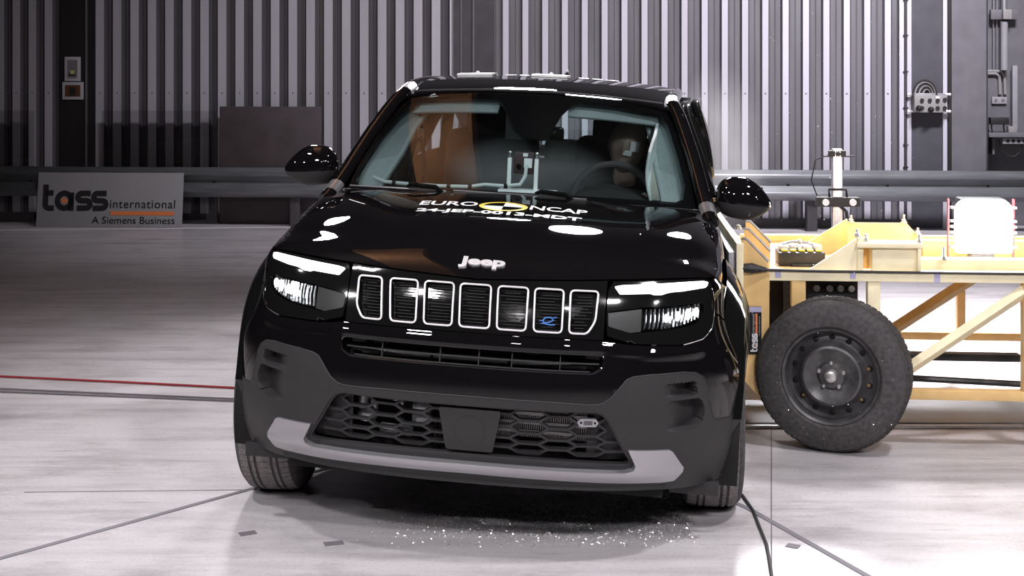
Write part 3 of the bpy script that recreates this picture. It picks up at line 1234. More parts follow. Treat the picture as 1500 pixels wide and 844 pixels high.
# ---- wheels (upright on the floor although the body leans)
def make_wheel(sg, wy, r=.337, x=.825, w=.215, steer=0.0, name='front_wheel'):
    c = CAR_M @ Vector((sg * x, wy, 0))
    base = Matrix.Translation((c.x, c.y, r)) @ Matrix.Rotation(YAW + steer, 4, 'Z')
    Mw = CAR_I @ base @ Matrix.Rotation(PI / 2 * sg, 4, 'Y')     # lathe axis -> outward
    mb = MB()
    h = w / 2
    prof = [(.215, -h + .02), (.24, -h + .004), (.29, -h), (.316, -h + .006), (.329, -h + .018), (r - .003, -h + .03), (r, -h + .045)]
    prof += [(r, h - .045), (r - .003, h - .03), (.329, h - .018), (.316, h - .006), (.29, h), (.24, h - .004), (.215, h - .02)]
    mb.lathe(prof, 64, Mw)
    ty = mb.build(name, M['rubber'], car, smooth=30)
    mb = MB()
    n = 72
    # tread: five ribs, cut across into blocks
    lanes = [(-h + .022, -h + .052), (-h + .062, -.034), (-.024, .024), (.034, h - .062), (h - .052, h - .022)]
    for a in range(n):
        for li, (z0, z1) in enumerate(lanes):
            a0 = 2 * PI * a / n + .004
            a1 = 2 * PI * (a + 1) / n - .004
            if li == 2:
                a1 += .003
            V = []
            for rr, aa in ((r - .004, a0), (r + .0035, a0), (r + .0035, a1), (r - .004, a1)):
                for z in (z0, z1):
                    q = rr - (.007 if li in (0, 4) and ((z < 0) == (z == z0)) and abs(z) > h - .03 else 0)
                    V.append((q * math.cos(aa), q * math.sin(aa), z))
            mb.mesh(V, [(0, 1, 3, 2), (2, 3, 5, 4), (4, 5, 7, 6), (0, 2, 4, 6), (1, 7, 5, 3)], Mw)
    mb.build('tread', M['tread'], ty, smooth=0)
    mb = MB()
    mb.lathe([(.215, h - .02), (.222, h - .012), (.215, h - .006), (.205, h - .012), (.19, h - .05), (.10, h - .035), (.05, h - .02), (0, h - .018)], 40, Mw)
    mb.lathe([(.215, -h + .02), (.205, -h + .012), (.19, -.02), (.0, -.02)], 40, Mw)
    rim = mb.build('rim', M['steel'], ty)
    for k in range(5):
        mb = MB()
        for e in (-1, 1):
            a0, a1 = 2 * PI * k / 5 + e * .10, 2 * PI * k / 5 + e * .20
            mb.tube([Vector((.05 * math.cos(a0), .05 * math.sin(a0), h - .012)), Vector((.13 * math.cos(a1), .13 * math.sin(a1), h - .016)), Vector((.208 * math.cos(a1), .208 * math.sin(a1), h - .022))], [.020, .014, .012], 8, M=Mw)
        mb.build('spoke', M['alu'], rim)
    mb = MB()
    mb.lathe([(.055, h - .02), (.05, h - .004), (.03, h), (0, h)], 24, Mw)
    mb.build('hub_cap', M['alu'], rim)
    mb = MB()
    mb.lathe([(0, -.03), (.15, -.03), (.15, -.055), (0, -.055)], 32, Mw)
    mb.cyl(Mw @ Vector((0, 0, -.06)), Mw @ Vector((0, 0, -.24)), .035, 12)
    mb.build('brake_disc', M['alu'], ty)
    return ty


make_wheel(-1, .03, steer=.05)
make_wheel(1, .03, steer=.03)
make_wheel(-1, 2.69, name='rear_wheel')
make_wheel(1, 2.69, name='rear_wheel')

# ---- underbody, firewall and body sides
mb = MB()
mb.box((0, 1.40, .27), (1.50, 3.3, .08), bev=.02)
mb.box((0, -.22, .30), (1.10, .5, .06), bev=.02)
mb.box((0, .26, .62), (1.16, .04, .66), bev=.01)
mb.build('underbody', M['black'], car)

SIDE = [(.80, .20), (.865, .235), (.885, .32), (.878, .45), (.885, .60), (.892, .74), (.880, .86), (.845, .95), (.800, 1.005)]


def side_x(y):
    return 1.0 - .05 * sst(2.6, 3.4, y) - .012 * (1 - sst(.4, 1.0, y))


BULGE = 0.0


def dent(y):
    return -.17 * sst(.42, .95, y) * (1 - sst(2.3, 2.9, y))


def body_side(name, sg, y0, y1, z0, m, arch=None, push=0.0):
    mb = MB()
    ys = [y0 + (y1 - y0) * i / 12 for i in range(13)]
    pr = [p for p in SIDE if p[1] >= z0]
    for j in range(len(pr) - 1):
        for i in range(12):
            q = []
            for (yy, p) in ((ys[i], pr[j]), (ys[i + 1], pr[j]), (ys[i + 1], pr[j + 1]), (ys[i], pr[j + 1])):
                q.append(Vector((sg * (p[0] * side_x(yy) + push * dent(yy)), yy, p[1] + .03 * sst(.5, 3, yy))))
            c = (q[0] + q[1] + q[2] + q[3]) / 4
            if arch and math.hypot(c.y - arch[0], c.z - arch[1]) < .42:
                continue
            mb.mesh(q, [(0, 1, 2, 3)])
    for yy in (y0, y1):
        mb.mesh([Vector((sg * (p[0] * side_x(yy) + push * dent(yy)), yy, p[1] + .03 * sst(.5, 3, yy))) for p in pr] + [Vector((sg * .72, yy, pr[-1][1])), Vector((sg * .72, yy, pr[0][1]))], [tuple(range(len(pr) + 2))])
    return mb.build(name, m, car, weld=1e-4, fix=True)


A_PATH = [(.792, .36, .985), (.762, .49, 1.06), (.707, .70, 1.22), (.645, .91, 1.37), (.608, 1.04, 1.432), (.615, 1.3, 1.455), (.622, 1.7, 1.462), (.612, 2.3, 1.445), (.575, 2.85, 1.39)]
for sg in (-1, 1):
    pu = .0 if sg < 0 else 1.0
    fd = body_side('front_door', sg, .50, 1.50, .26, M['paint'], push=pu)
    rd = body_side('rear_door', sg, 1.51, 2.42, .26, M['paint'], arch=(2.69, .30), push=pu)
    body_side('rear_quarter', sg, 2.43, 3.34, .20, M['paint'], arch=(2.69, .30), push=pu)
    mb = MB()
    mb.box((sg * (.83 if sg < 0 else .70), 1.45, .235), (.09, 2.0, .08), bev=.02)
    mb.build('sill', M['clad'], car)
    # windscreen pillar and roof rail in one sweep
    path = [Vector((sg * x, y, z)) for x, y, z in A_PATH]
    sp_ = spline([(i, *p) for i, p in enumerate(path)])
    dense = [Vector(sp_(i * .25)) for i in range((len(path) - 1) * 4 + 1)]
    mb = MB()
    mb.tube(dense, .032, 12, flat=.8)
    ap = mb.build('windscreen_pillar', M['paint'], car)
    # silver tape marks wrapped on the pillar
    for t0, t1 in ((.35, .80), (3.80, 4.35)):
        mb = MB()
        pts = [Vector(sp_(t0 + (t1 - t0) * i / 5)) for i in range(6)]
        mb.tube(pts, .0335, 12, flat=.8)
        mb.build('tape_mark', M['silver'], ap)
    # door window frames and glass; the struck side's frames are sprung outwards
    def frame_loop(ys0, ys1, zt0, zt1, push):
        x0 = .800
        b = 1.03
        return [(x0 + push * .15, ys0, b), (x0 - .002 + push * .15, ys1, b + .02), (.735 + push * .8, ys1, (b + zt1) / 2), (.640 + push, ys1 - .06, zt1), (.645 + push, (ys0 + ys1) / 2 + .1, (zt0 + zt1) / 2 + .02), (.655 + push * .6, ys0 + (.42 if ys0 < 1 else .05), zt0), (.735 + push * .5, ys0 + (.2 if ys0 < 1 else .0), (b + zt0) / 2)]
    for d, (ya, yb, za, zb, ps) in ((fd, (.56, 1.48, 1.385, 1.42, .0 if sg < 0 else .02)), (rd, (1.53, 2.44, 1.42, 1.375, .0 if sg < 0 else .085))):
        lp = [Vector((sg * x, y, z)) for x, y, z in frame_loop(ya, yb, za, zb, ps)]
        k = []
        n = len(lp)
        for i in range(n):
            p, a, b = lp[i], lp[i - 1], lp[(i + 1) % n]
            for t in (.0, .25, .5, .75, 1.0):
                A, B = p + (a - p) * .4, p + (b - p) * .4
                k.append(A * (1 - t) ** 2 + p * 2 * t * (1 - t) + B * t * t)
        mb = MB()
        mb.tube(k, .020, 8, closed=True)
        mb.build('window_frame', M['gloss'], d)
        if sg > 0:
            mb = MB()
            pass
            for q in (.020, .038):
                mb = MB()
                mb.tube([v + Vector((q * .4, q, q * .35 * sst(1.1, 1.35, v.z))) for v in k], .008, 6, closed=True)
                mb.build('window_seal', M['gloss'], d)
        c = sum(k, Vector()) / len(k)
        mb = MB()
        mb.mesh([tuple(v) for v in k] + [tuple(c)], [(i, (i + 1) % len(k), len(k)) for i in range(len(k))])
        mb.build('side_glass', M['glass'], d)
    # tail pillar
    mb = MB()
    mb.prism([(2.46, 1.04), (3.26, 1.02), (3.00, 1.36), (2.86, 1.40), (2.60, 1.42)], sg * .70, sg * .635, 'x')
    mb.build('tail_pillar', M['paint'], car)

# tailgate with its window opening
mb = MB()
tg = [(-.80, .40), (.80, .40), (.78, 1.03), (.66, 1.36), (-.66, 1.36), (-.78, 1.03)]
th = roundpoly([(-.60, 1.06), (.60, 1.06), (.52, 1.30), (-.52, 1.30)], .04)
fn_t = lambda u, v, o=0: Vector((u, 3.36 - (.0 if v < 1.03 else (v - 1.03) * 1.15) + o, v))
tailgate = panel('tailgate', tg, M['paint'], car, holes=[th], thick=-.03, step=.08, fn=fn_t)
panel('rear_glass', th, M['glass'], tailgate, thick=.004, step=.2, fn=fn_t, off=.01)

# ---- roof
ROOFC = spline([(.90, 1.448), (1.0, 1.468), (1.15, 1.487), (1.4, 1.506), (1.7, 1.513), (1.9, 1.510), (2.3, 1.490), (2.9, 1.425)])


def RP(u, y, off=0.0):
    a = abs(u)
    z = ROOFC(y)[0] - .10 * a * a * (1 - .3 * sst(.9, 1.6, y)) - .25 * max(0, a - .52) ** 1.5
    return Vector((u, y + .08 * a * a * (1 - sst(.9, 1.4, y)) + .02, z + off))


roof = panel('roof', [(-.595, .92), (.595, .92), (.612, 1.3), (.620, 1.7), (.612, 2.3), (.575, 2.9), (-.575, 2.9), (-.612, 2.3), (-.620, 1.7), (-.612, 1.3)], M['paint'], car, thick=.02, step=.05, fn=RP)
# taped targets and lettering lying on the roof
for u0, y0, w, d in ((-.385, 1.70, .18, .20), (-.01, 1.70, .18, .20)):
    mb = MB()
    mb.grid(lambda u, y: RP(u, y, .012), [u0 - w / 2 + w * i / 4 for i in range(5)], [y0 - d / 2, y0, y0 + d / 2])
    mb.grid(lambda u, y: RP(u, y, .002), [u0 - w / 2 + w * i / 4 for i in range(5)], [y0 - d / 2, y0, y0 + d / 2])
    for e in (-1, 1):
        mb.mesh([RP(u0 - w / 2, y0 + e * d / 2, .002), RP(u0 + w / 2, y0 + e * d / 2, .002), RP(u0 + w / 2, y0 + e * d / 2, .012), RP(u0 - w / 2, y0 + e * d / 2, .012)], [(0, 1, 2, 3)])
    mb.ball(RP(u0, y0, .016), (.010, .010, .008), u=10, v=6)
    mb.build('roof_target', M['white'], roof)
for u0, w in ((-.235, .05), (-.17, .05), (.13, .05), (.20, .05), (.27, .06)):
    mb = MB()
    mb.grid(lambda u, y: RP(u, y, .004), [u0, u0 + w], [1.66, 1.74])
    mb.build('roof_letter', M['white'], roof, smooth=0)
mb = MB()
mb.lathe([(0, 0), (.016, 0), (.014, .022), (.006, .030), (0, .032)], 12, Matrix.Translation(RP(.045, 2.0, .0)))
mb.build('aerial', M['black'], roof)
mb = MB()
mb.ball(RP(.045, 2.0, .036), .009, u=10, v=6)
mb.build('aerial_tip', M['white'], roof)

# ---- windscreen: glass, black border with sensor patch, scuttle, wipers
WOUT = [(-1.045, -.02), (1.045, -.02), (1.05, .5), (1.05, .985), (-1.05, .985), (-1.05, .5)]
WIN_C = [(-.955, .020), (.91, .035), (.958, .06), (.99, .177), (.994, .39), (.990, .72), (.976, .849), (.945, .875), (.613, .905), (.354, .913), (.293, .872), (.219, .746), (.18, .617), (.155, .518), (.134, .491), (-.012, .498), (-.090, .580), (-.157, .714), (-.237, .851), (-.275, .89), (-.32, .906), (-.66, .911), (-.926, .902), (-.955, .86), (-.985, .70), (-1.0, .49), (-1.005, .15), (-.99, .05)]
screen = panel('windscreen', WOUT, M['glass'], car, thick=.004, step=.05, fn=WP)
panel('screen_border', WOUT, M['frit'], screen, holes=[WIN_C], off=-.008, thick=.003, step=.03, fn=WP)
mb = MB()
mb.tube([W(a / 10, .99) + Vector((0, -.004, .006)) for a in range(-10, 11)], .006, 6)
mb.build('header_seal', M['clad'], screen)
cowl = MB()
cowl.grid(lambda a, t: W(a, -.02) * (1 - t) + Vector((a * .70, .395 + .06 * a * a, 1.046 - .02 * a * a)) * t + Vector((0, 0, -.006)), [i * .11 for i in range(-10, 11)], [0, .5, 1])
cowl.grid(lambda a, t: Vector((a * .74, .365 + .04 * a * a, 1.04 - .02 * a * a - .08 * t)), [i * .1 for i in range(-10, 11)], [0, 1])
cowl = cowl.build('scuttle', M['clad_dark'], car)
M['wiper'] = mat('wiper_satin_black', (0.11, 0.105, 0.11), .35, .3)
for nm, a0, a1, b0, hub, kink in (('wiper', -.99, -.40, -.012, -.60, -.66), ('wiper', -.36, .40, -.010, .14, .19)):
    mb = MB()
    mb.tube([WP(a0 + (a1 - a0) * i / 12, b0 - .006 * i / 12, .012) for i in range(13)], .0045, 6)
    wp = mb.build(nm, M['wiper'], car)
    mb = MB()
    mb.tube([WP(hub - .03, b0, .026), WP(hub, b0 + .006, .034), WP(hub + .14, b0, .030), WP(hub + .20, b0 - .03, .012)], [.005, .010, .010, .006], 6)
    mb.build('wiper_arm', M['gloss'], wp)

# ---- inside trim seen through the glass
mb = MB()
for sg in (-1, 1):
    A = [W(sg * 1.0, b) for b in (0, .25, .5, .75, .92, 1.0)]
    inn = [Vector((sg * x, y, z)) for x, y, z in ((.60, .50, 1.02), (.555, .74, 1.16), (.53, .87, 1.26), (.50, .99, 1.335), (.47, 1.09, 1.375), (.44, 1.14, 1.40))]
    for i in range(5):
        mb.mesh([A[i] + Vector((-sg * .0, .02, -.02)), A[i + 1] + Vector((0, .02, -.02)), inn[i + 1], inn[i]], [(0, 1, 2, 3)])
    mb.tube([inn[i] for i in range(6)], .012, 8)
mb.build('pillar_trim', M['trim'], car)
mb = MB()
mb.grid(lambda a, t: W(a, .975) * (1 - t) + Vector((a * .50, 1.16 + .03 * a * a, 1.395 - .03 * a * a)) * t + Vector((0, .012, -.016 - .030 * math.sin(t * PI) * 0)), [i * .1 for i in range(-10, 11)], [0, .3, .6, 1])
mb.grid(lambda a, y: Vector((a * (.50 + .06 * sst(1.1, 1.3, y)), y, 1.395 - .03 * a * a + .03 * sst(1.15, 1.4, y) - .05 * sst(2.2, 2.9, y))), [i * .2 for i in range(-5, 6)], [1.16, 1.4, 1.8, 2.3, 2.75])
mb.build('headliner', M['trim'], car)
for sg in (-1, 1):
    mb = MB()
    a0, a1 = (.27, .96)
    mb.grid(lambda a, t: WP(sg * a, .93 - .085 * t, -.035 - .015 * t), [a0 + (a1 - a0) * i / 6 for i in range(7)], [0, .5, 1])
    mb.tube([WP(sg * (a0 + (a1 - a0) * i / 6), (.845), -.05) for i in range(7)], .007, 8)
    mb.build('sun_visor', M['trim'], car)
# camera pod and interior mirror
mb = MB()
mb.grid(lambda a, b: WP(a * (1.0 - .35 * (1 - b)), .50 + .45 * b, -.02), [-.22 + .07 * i for i in range(7)], [0, .5, 1])
mb.box((.03, 1.0, 1.36), (.16, .12, .05), bev=.02)
mb.build('camera_pod', M['black'], car)
mb = MB()
mb.box((.035, .89, 1.275), (.21, .035, .065), bev=.016)
mb.cyl((.03, .90, 1.29), (.03, .95, 1.36), .012, 8)
mb.build('interior_mirror', M['gloss'], car)

# dashboard
mb = MB()
DP = [(.40, .96), (.44, 1.015), (.56, 1.030), (.70, 1.030), (.80, 1.01), (.84, .93), (.82, .70), (.40, .70)]
mb.prism(DP, -.72, .72, 'x')
bmesh.ops.bevel(mb.bm, geom=[e for e in mb.bm.edges], offset=.012, segments=2, affect='EDGES')
bn = [(.20, .66, 1.02), (.25, .66, 1.055), (.36, .66, 1.075), (.47, .66, 1.055), (.53, .66, 1.02)]
mb.prism([(p[0], p[2]) for p in bn], .60, .82, 'y')
mb.build('dashboard', M['dash'], car)
# steering wheel
SW = Matrix.Translation((.37, .86, 1.00)) @ Matrix.Rotation(math.radians(68), 4, 'X')
mb = MB()
mb.tube([SW @ Vector((.175 * math.cos(2 * PI * k / 40), .165 * math.sin(2 * PI * k / 40), 0)) for k in range(40)], .0165, 10, closed=True)
sw = mb.build('steering_wheel', M['seat'], car)
mb = MB()
mb.ball((0, 0, -.01), (.07, .06, .025), SW)
for a in (0, 180, 270):
    c, s_ = math.cos(math.radians(a)), math.sin(math.radians(a))
    mb.tube([SW @ Vector((.05 * c, .05 * s_, -.01)), SW @ Vector((.165 * c, .155 * s_, 0))], .016, 8)
mb.build('wheel_hub', M['dash'], sw)


def soft_box(mb, c, s, r, M_=None, lv=2):
    t = bmesh.new()
    bmesh.ops.create_cube(t, size=1)
    for v in t.verts:
        v.co = (v.co.x * s[0], v.co.y * s[1], v.co.z * s[2])
    bmesh.ops.bevel(t, geom=list(t.edges), offset=r, segments=4, affect='EDGES', profile=.5)
    T = Matrix.Translation(c)
    mb.take(t, M_ @ T if M_ else T)


for sx in (-.26, .38):
    mb = MB()
    soft_box(mb, (sx, 1.15, .66), (.50, .50, .16), .06)
    st = mb.build('front_seat', M['seat'], car)
    mb = MB()
    soft_box(mb, (0, 0, .30), (.46, .13, .58), .055, Matrix.Translation((sx, 1.40, .66)) @ Matrix.Rotation(math.radians(-10), 4, 'X'))
    mb.build('backrest', M['seat'], st)
    mb = MB()
    soft_box(mb, (0, 0, .0), (.265, .11, .22), .05, Matrix.Translation((sx + (.0 if sx < 0 else -.02), 1.50, 1.262 if sx < 0 else 1.245)) @ Matrix.Rotation(math.radians(-6), 4, 'X'))
    mb.build('headrest', M['seat'], st)
mb = MB()
soft_box(mb, (0, 2.25, .62), (1.25, .50, .16), .06)
rs = mb.build('rear_bench', M['seat'], car)
mb = MB()
soft_box(mb, (0, 2.52, .83), (1.25, .14, .44), .05)
mb.build('backrest', M['seat'], rs)
for x in (-.42, .0, .42):
    mb = MB()
    soft_box(mb, (x + .01, 2.48, 1.09 if x == 0 else 1.05), (.22, .09, .13), .035)
    mb.build('headrest', M['seat'], rs)
# middle pillars and belts
for sg in (-1, 1):
    mb = MB()
    mb.tube([(sg * .74, 1.50, .80), (sg * .71, 1.50, 1.06), (sg * .645, 1.50, 1.30), (sg * .60, 1.50, 1.43)], [.05, .045, .036, .036], 10)
    bp = mb.build('door_pillar', M['trim'] if sg > 0 else M['dash'], car)
    mb = MB()
    mb.box((sg * .615, 1.47, 1.21), (.03, .012, .05), bev=.004)
    mb.build('belt_anchor', M['trim'], bp)
    mb = MB()
    p = [(sg * .61, 1.46, 1.20), (sg * .585, 1.45, 1.02), (sg * .60, 1.45, .80)]
    mb.tube(p, .018, 6, flat=.2)
    mb.build('seat_belt', M['clad_dark'], bp)
# deployed curtain airbag on the struck side
mb = MB()
def curt(t, w):
    y = .66 + 1.25 * t
    z = 1.335 - .40 * w
    b = .040 * math.sin(PI * w) * (.7 + .3 * math.cos(t * 22)) + .01
    return Vector((.565 + .05 * w - b * 1.3 + .0 * t, y, z - .0 + .035 * sst(0, .3, t) - .02))
mb.grid(curt, [i / 40 for i in range(41)], [i / 10 for i in range(11)])
M['bag'] = noisy(mat('pale_airbag_cloth', (0.62, 0.68, 0.68), .85), 200, .08, 3, .3)
bagp = mb.build('curtain_airbag', M['bag'], car)
sm = bagp.modifiers.new('thick', 'SOLIDIFY')
sm.thickness = .012
mb = MB()
mb.box((.545, .98, 1.285), (.012, .05, .055), Matrix.Identity(4), bev=.003)
mb.build('airbag_tag', M['white'], bagp)

# ---- door mirrors
for sg in (-1, 1):
    mb = MB()
    nu, nv = 28, 18
    def mir(i, j):
        a = i / nu * 2 * PI
        b = -PI / 2 + j / nv * PI
        cx, cy, cz = math.cos(b) * math.cos(a), math.cos(b) * math.sin(a), math.sin(b)
        ex = .42
        X = abs(cx) ** (.85 if cx > 0 else .5) * (1 if cx > 0 else -1)
        Y = abs(cy) ** .8 * (1 if cy > 0 else -1)
        Z = cz
        # pointed outer end, tall inner end
        tz = (.098 - .048 * max(0, X) ** 1.6 - .012 * max(0, -X)) if Z > 0 else (.080 - .034 * max(0, X) ** 1.5)
        return Vector((sg * (.925 + .117 * X), .62 + (.085 if Y < 0 else .05) * Y - .0, 1.090 - (.032 if sg > 0 else 0) + tz * Z - .012 * X))
    R_ = [[mir(i, j) for i in range(nu)] for j in range(nv + 1)]
    for half, nm in ((0, 'door_mirror'), (1, 'mirror_underside')):
        mb = MB()
        rows = range(0, nv) if True else None
        for j in range(nv):
            low = (j + .5) / nv < .44
            if (half == 1) != low:
                continue
            for i in range(nu):
                q = [R_[j][i], R_[j][(i + 1) % nu], R_[j + 1][(i + 1) % nu], R_[j + 1][i]]
                mb.mesh(q, [(0, 1, 2, 3)])
        if half == 0:
            dm = mb.build(nm, M['paint'], car, weld=1e-5)
        else:
            mb.tube([(sg * .83, .62, 1.035), (sg * .80, .60, 1.015), (sg * .77, .57, 1.0)], [.035, .04, .045], 10, flat=.55)
            mb.build(nm, M['clad'], dm, weld=1e-5)
    mb = MB()
    mb.box((sg * .925, .668, 1.088 - (.03 if sg > 0 else 0)), (.16, .006, .11), bev=.002)
    mb.build('mirror_glass', M['mirrorchrome'], dm)
# ================================================================== instrument rig on the dashboard
rig = empty('instrument_rig')
rig.matrix_world = CAR_M @ Matrix.Translation((.0, .62, 1.036))
tag(rig, 'white metal bracket holding a sensor box on the dashboard behind the windscreen', 'bracket')
mb = MB()
mb.box((.020, 0, .006), (.245, .10, .012), bev=.002)
mb.build('base_plate', M['white'], rig)
for x in (-.063, .052):
    mb = MB()
    mb.box((x, 0, .075), (.017, .02, .14), bev=.003)
    p = mb.build('post', M['white'], rig)
    mb = MB()
    mb.cyl((x, 0, .14), (x, 0, .162), .006, 10)
    mb.ball((x, 0, .166), .009, u=10, v=6)
    mb.build('post_knob', M['zinc'], p)
mb = MB()
mb.box((-.003, .01, .125), (.085, .03, .095), bev=.004)
M['maroon'] = mat('dark_maroon_box', (0.05, 0.025, 0.028), .5)
bx = mb.build('sensor_box', M['maroon'], rig)
mb = MB()
mb.box((.016, -.008, .126), (.034, .004, .040))
mb.box((.004, -.008, .160), (.020, .004, .014))
mb.build('sensor_face', M['white'], bx)
for x in (-.040,):
    mb = MB()
    mb.cyl((-.022, -.005, .110), (-.022, -.012, .110), .011, 12)
    mb.build('sensor_lens', M['gloss'], bx)
mb = MB()
mb.tube([CAR_M @ Vector(p) for p in ((.012, .595, 1.155), (.010, .585, 1.11), (-.01, .58, 1.072), (-.08, .575, 1.062), (-.16, .57, 1.064), (-.22, .56, 1.052), (-.36, .545, 1.049), (-.48, .53, 1.051), (-.58, .52, 1.056), (-.63, .51, 1.075))], .0075, 8)
M['cable_grey'] = mat('pale_cable', (0.62, 0.66, 0.66), .5)
cb = mb.build('sensor_cable', M['cable_grey'])
tag(cb, 'pale cable with black ties lying along the dashboard under the windscreen', 'cable')
mb = MB()
for p in ((-.22, .56, 1.052), (-.31, .55, 1.05), (-.47, .532, 1.051), (-.54, .524, 1.054), (-.07, .576, 1.062)):
    mb.cyl(CAR_M @ Vector((p[0] - .008, p[1], p[2])), CAR_M @ Vector((p[0] + .008, p[1], p[2])), .0095, 8)
mb.build('cable_tie', M['black'], cb)

# ================================================================== crash-test dummy in the driver's seat
M['skin'] = noisy(mat('brown_dummy_vinyl', (0.36, 0.26, 0.22), .5), 8, .12)
M['suit'] = mat('black_dummy_suit', (0.016, 0.014, 0.015), .85)
dm = bpy.data.meshes.new('crash_test_dummy')
J = {'pel': (.39, 1.20, .79), 'bel': (.39, 1.22, .92), 'che': (.39, 1.24, 1.00), 'nek': (.405, 1.22, 1.06), 'hed': (.410, 1.19, 1.12),
     'shl': (.22, 1.22, 1.00), 'shr': (.56, 1.22, 1.00), 'ell': (.20, 1.07, .85), 'elr': (.58, 1.07, .86), 'hal': (.27, .90, .97), 'har': (.47, .90, .98),
     'hpl': (.30, 1.16, .78), 'hpr': (.48, 1.16, .78), 'knl': (.28, .78, .80), 'knr': (.50, .78, .80), 'anl': (.28, .60, .45), 'anr': (.50, .60, .45)}
Rd = {'pel': .14, 'bel': .13, 'che': .145, 'nek': .06, 'hed': .05, 'shl': .065, 'shr': .065, 'ell': .045, 'elr': .045, 'hal': .03, 'har': .03, 'hpl': .09, 'hpr': .09, 'knl': .06, 'knr': .06, 'anl': .04, 'anr': .04}
ks = list(J)
E_ = [('pel', 'bel'), ('bel', 'che'), ('che', 'nek'), ('nek', 'hed'), ('che', 'shl'), ('che', 'shr'), ('shl', 'ell'), ('shr', 'elr'), ('ell', 'hal'), ('elr', 'har'), ('pel', 'hpl'), ('pel', 'hpr'), ('hpl', 'knl'), ('hpr', 'knr'), ('knl', 'anl'), ('knr', 'anr')]
dm.from_pydata([J[k] for k in ks], [(ks.index(a), ks.index(b)) for a, b in E_], [])
dummy = bpy.data.objects.new('crash_test_dummy', dm)
link(dummy)
dummy.matrix_world = CAR_M
sk = dummy.modifiers.new('skin', 'SKIN')
for i, k in enumerate(ks):
    dm.skin_vertices[0].data[i].radius = (Rd[k], Rd[k] * .85)
dm.skin_vertices[0].data[0].use_root = True
ss = dummy.modifiers.new('sub', 'SUBSURF')
ss.levels = ss.render_levels = 2
dm.materials.append(M['suit'])
tag(dummy, 'brown-headed crash test dummy in black sitting behind the steering wheel', 'crash test dummy')
# head: one surface with brow, nose, mouth and chin
mb = MB()
HM = Matrix.Translation((.413, 1.155, 1.222)) @ Matrix.Rotation(math.radians(8), 4, 'Y') @ Matrix.Rotation(math.radians(-8), 4, 'Z')
nu, nv = 40, 30
def head(i, j):
    a = 2 * PI * i / nu
    b = -PI / 2 + PI * j / nv
    x, y, z = math.cos(b) * math.cos(a), math.cos(b) * math.sin(a), math.sin(b)
    r = Vector((.084 * x, .100 * y, .128 * z))
    if z < 0:
        r.x *= 1 - .22 * z * z
        r.y *= 1 - .12 * z * z
    if y < 0:
        f = max(0, -y)
        r.y -= .020 * math.exp(-((x / .16) ** 2 + ((z + .10) / .20) ** 2)) * f      # nose
        r.y += .010 * math.exp(-(((abs(x) - .36) / .16) ** 2 + ((z - .06) / .12) ** 2)) * f   # eyes
        r.y += .006 * math.exp(-((x / .30) ** 2 + ((z + .42) / .05) ** 2)) * f     # mouth
        r.y -= .008 * math.exp(-((x / .25) ** 2 + ((z + .72) / .18) ** 2)) * f     # chin
    return HM @ r
R_ = [[head(i, j) for i in range(nu)] for j in range(nv + 1)]
for j in range(nv):
    for i in range(nu):
        mb.mesh([R_[j][i], R_[j][(i + 1) % nu], R_[j + 1][(i + 1) % nu], R_[j + 1][i]], [(0, 1, 2, 3)])
for e in (-1, 1):
    mb.ball((e * .084, .01, -.005), (.010, .022, .032), HM, 10, 8)
mb.tube([(.405, 1.20, 1.05), (.410, 1.175, 1.14)], [.058, .052], 16)
hd = mb.build('head', M['skin'], dummy, weld=1e-4)
mb = MB()
def onhead(a, b, k=1.02):
    i = int(round(a / 360 * nu)) % nu
    j = int(round((b + 90) / 180 * nv))
    v = head(i, j)
    c = HM @ Vector((0, 0, 0))
    return c + (v - c) * k
for (a0, a1, b0, b1) in ((290, 318, -6, 14), (272, 298, -16, -5)):
    mb.grid(lambda a, b: HM @ (Vector((.084 * math.cos(math.radians(b)) * math.cos(math.radians(a)), .100 * math.cos(math.radians(b)) * math.sin(math.radians(a)), .128 * math.sin(math.radians(b)))) * 1.04 + Vector((0, -.006, 0))), [a0 + (a1 - a0) * i / 4 for i in range(5)], [b0 + (b1 - b0) * i / 3 for i in range(4)])
mb.build('tape_strip', M['white'], hd)
for e in (-1, 1):   # hands: palm, thumb and four bent fingers closed on the rim
    mb = MB()
    c = Vector((.275 if e < 0 else .465, .875, .985 if e < 0 else 1.0))
    mb.ball(c, (.036, .03, .042), u=12, v=8)
    for f in range(4):
        o = Vector((.0, -.02, .03 - .018 * f))
        l = (.030, .034, .032, .026)[f]
        mb.tube([c + o, c + o + Vector((-e * .012, -l, .004)), c + o + Vector((e * .016, -l - .012, -.004)), c + o + Vector((e * .030, -l + .006, -.008))], [.0095, .009, .0085, .0075], 8)
    mb.tube([c + Vector((e * .028, -.005, .025)), c + Vector((e * .045, -.022, .034)), c + Vector((e * .05, -.042, .030))], [.011, .010, .008], 8)
    mb.build('hand', M['skin'], dummy)

# ================================================================== the moving barrier trolley
M['tyel'] = noisy(mat('yellow_trolley_paint', (0.78, 0.52, 0.22), .42, 0, .5), 12, .10)
M['tyel_lit'] = noisy(mat('overexposed_trolley_paint', (0.92, 0.82, 0.56), .45), 12, .08)  # trolley yellow made paler, painting in the overexposure of near faces
M['rawedge'] = noisy(mat('bare_steel_edge', (0.30, 0.29, 0.31), .5, .4), 40, .2)
M['tape'] = mat('lavender_tape', (0.45, 0.43, 0.62), .7)
TM = Matrix.Translation((1.33, 5.62, 0)) @ Matrix.Rotation(math.atan(-.08), 4, 'Z')
tro = empty('barrier_trolley')
tro.matrix_world = TM
tag(tro, 'yellow steel crash barrier trolley with black wheel standing against the car side', 'trolley')


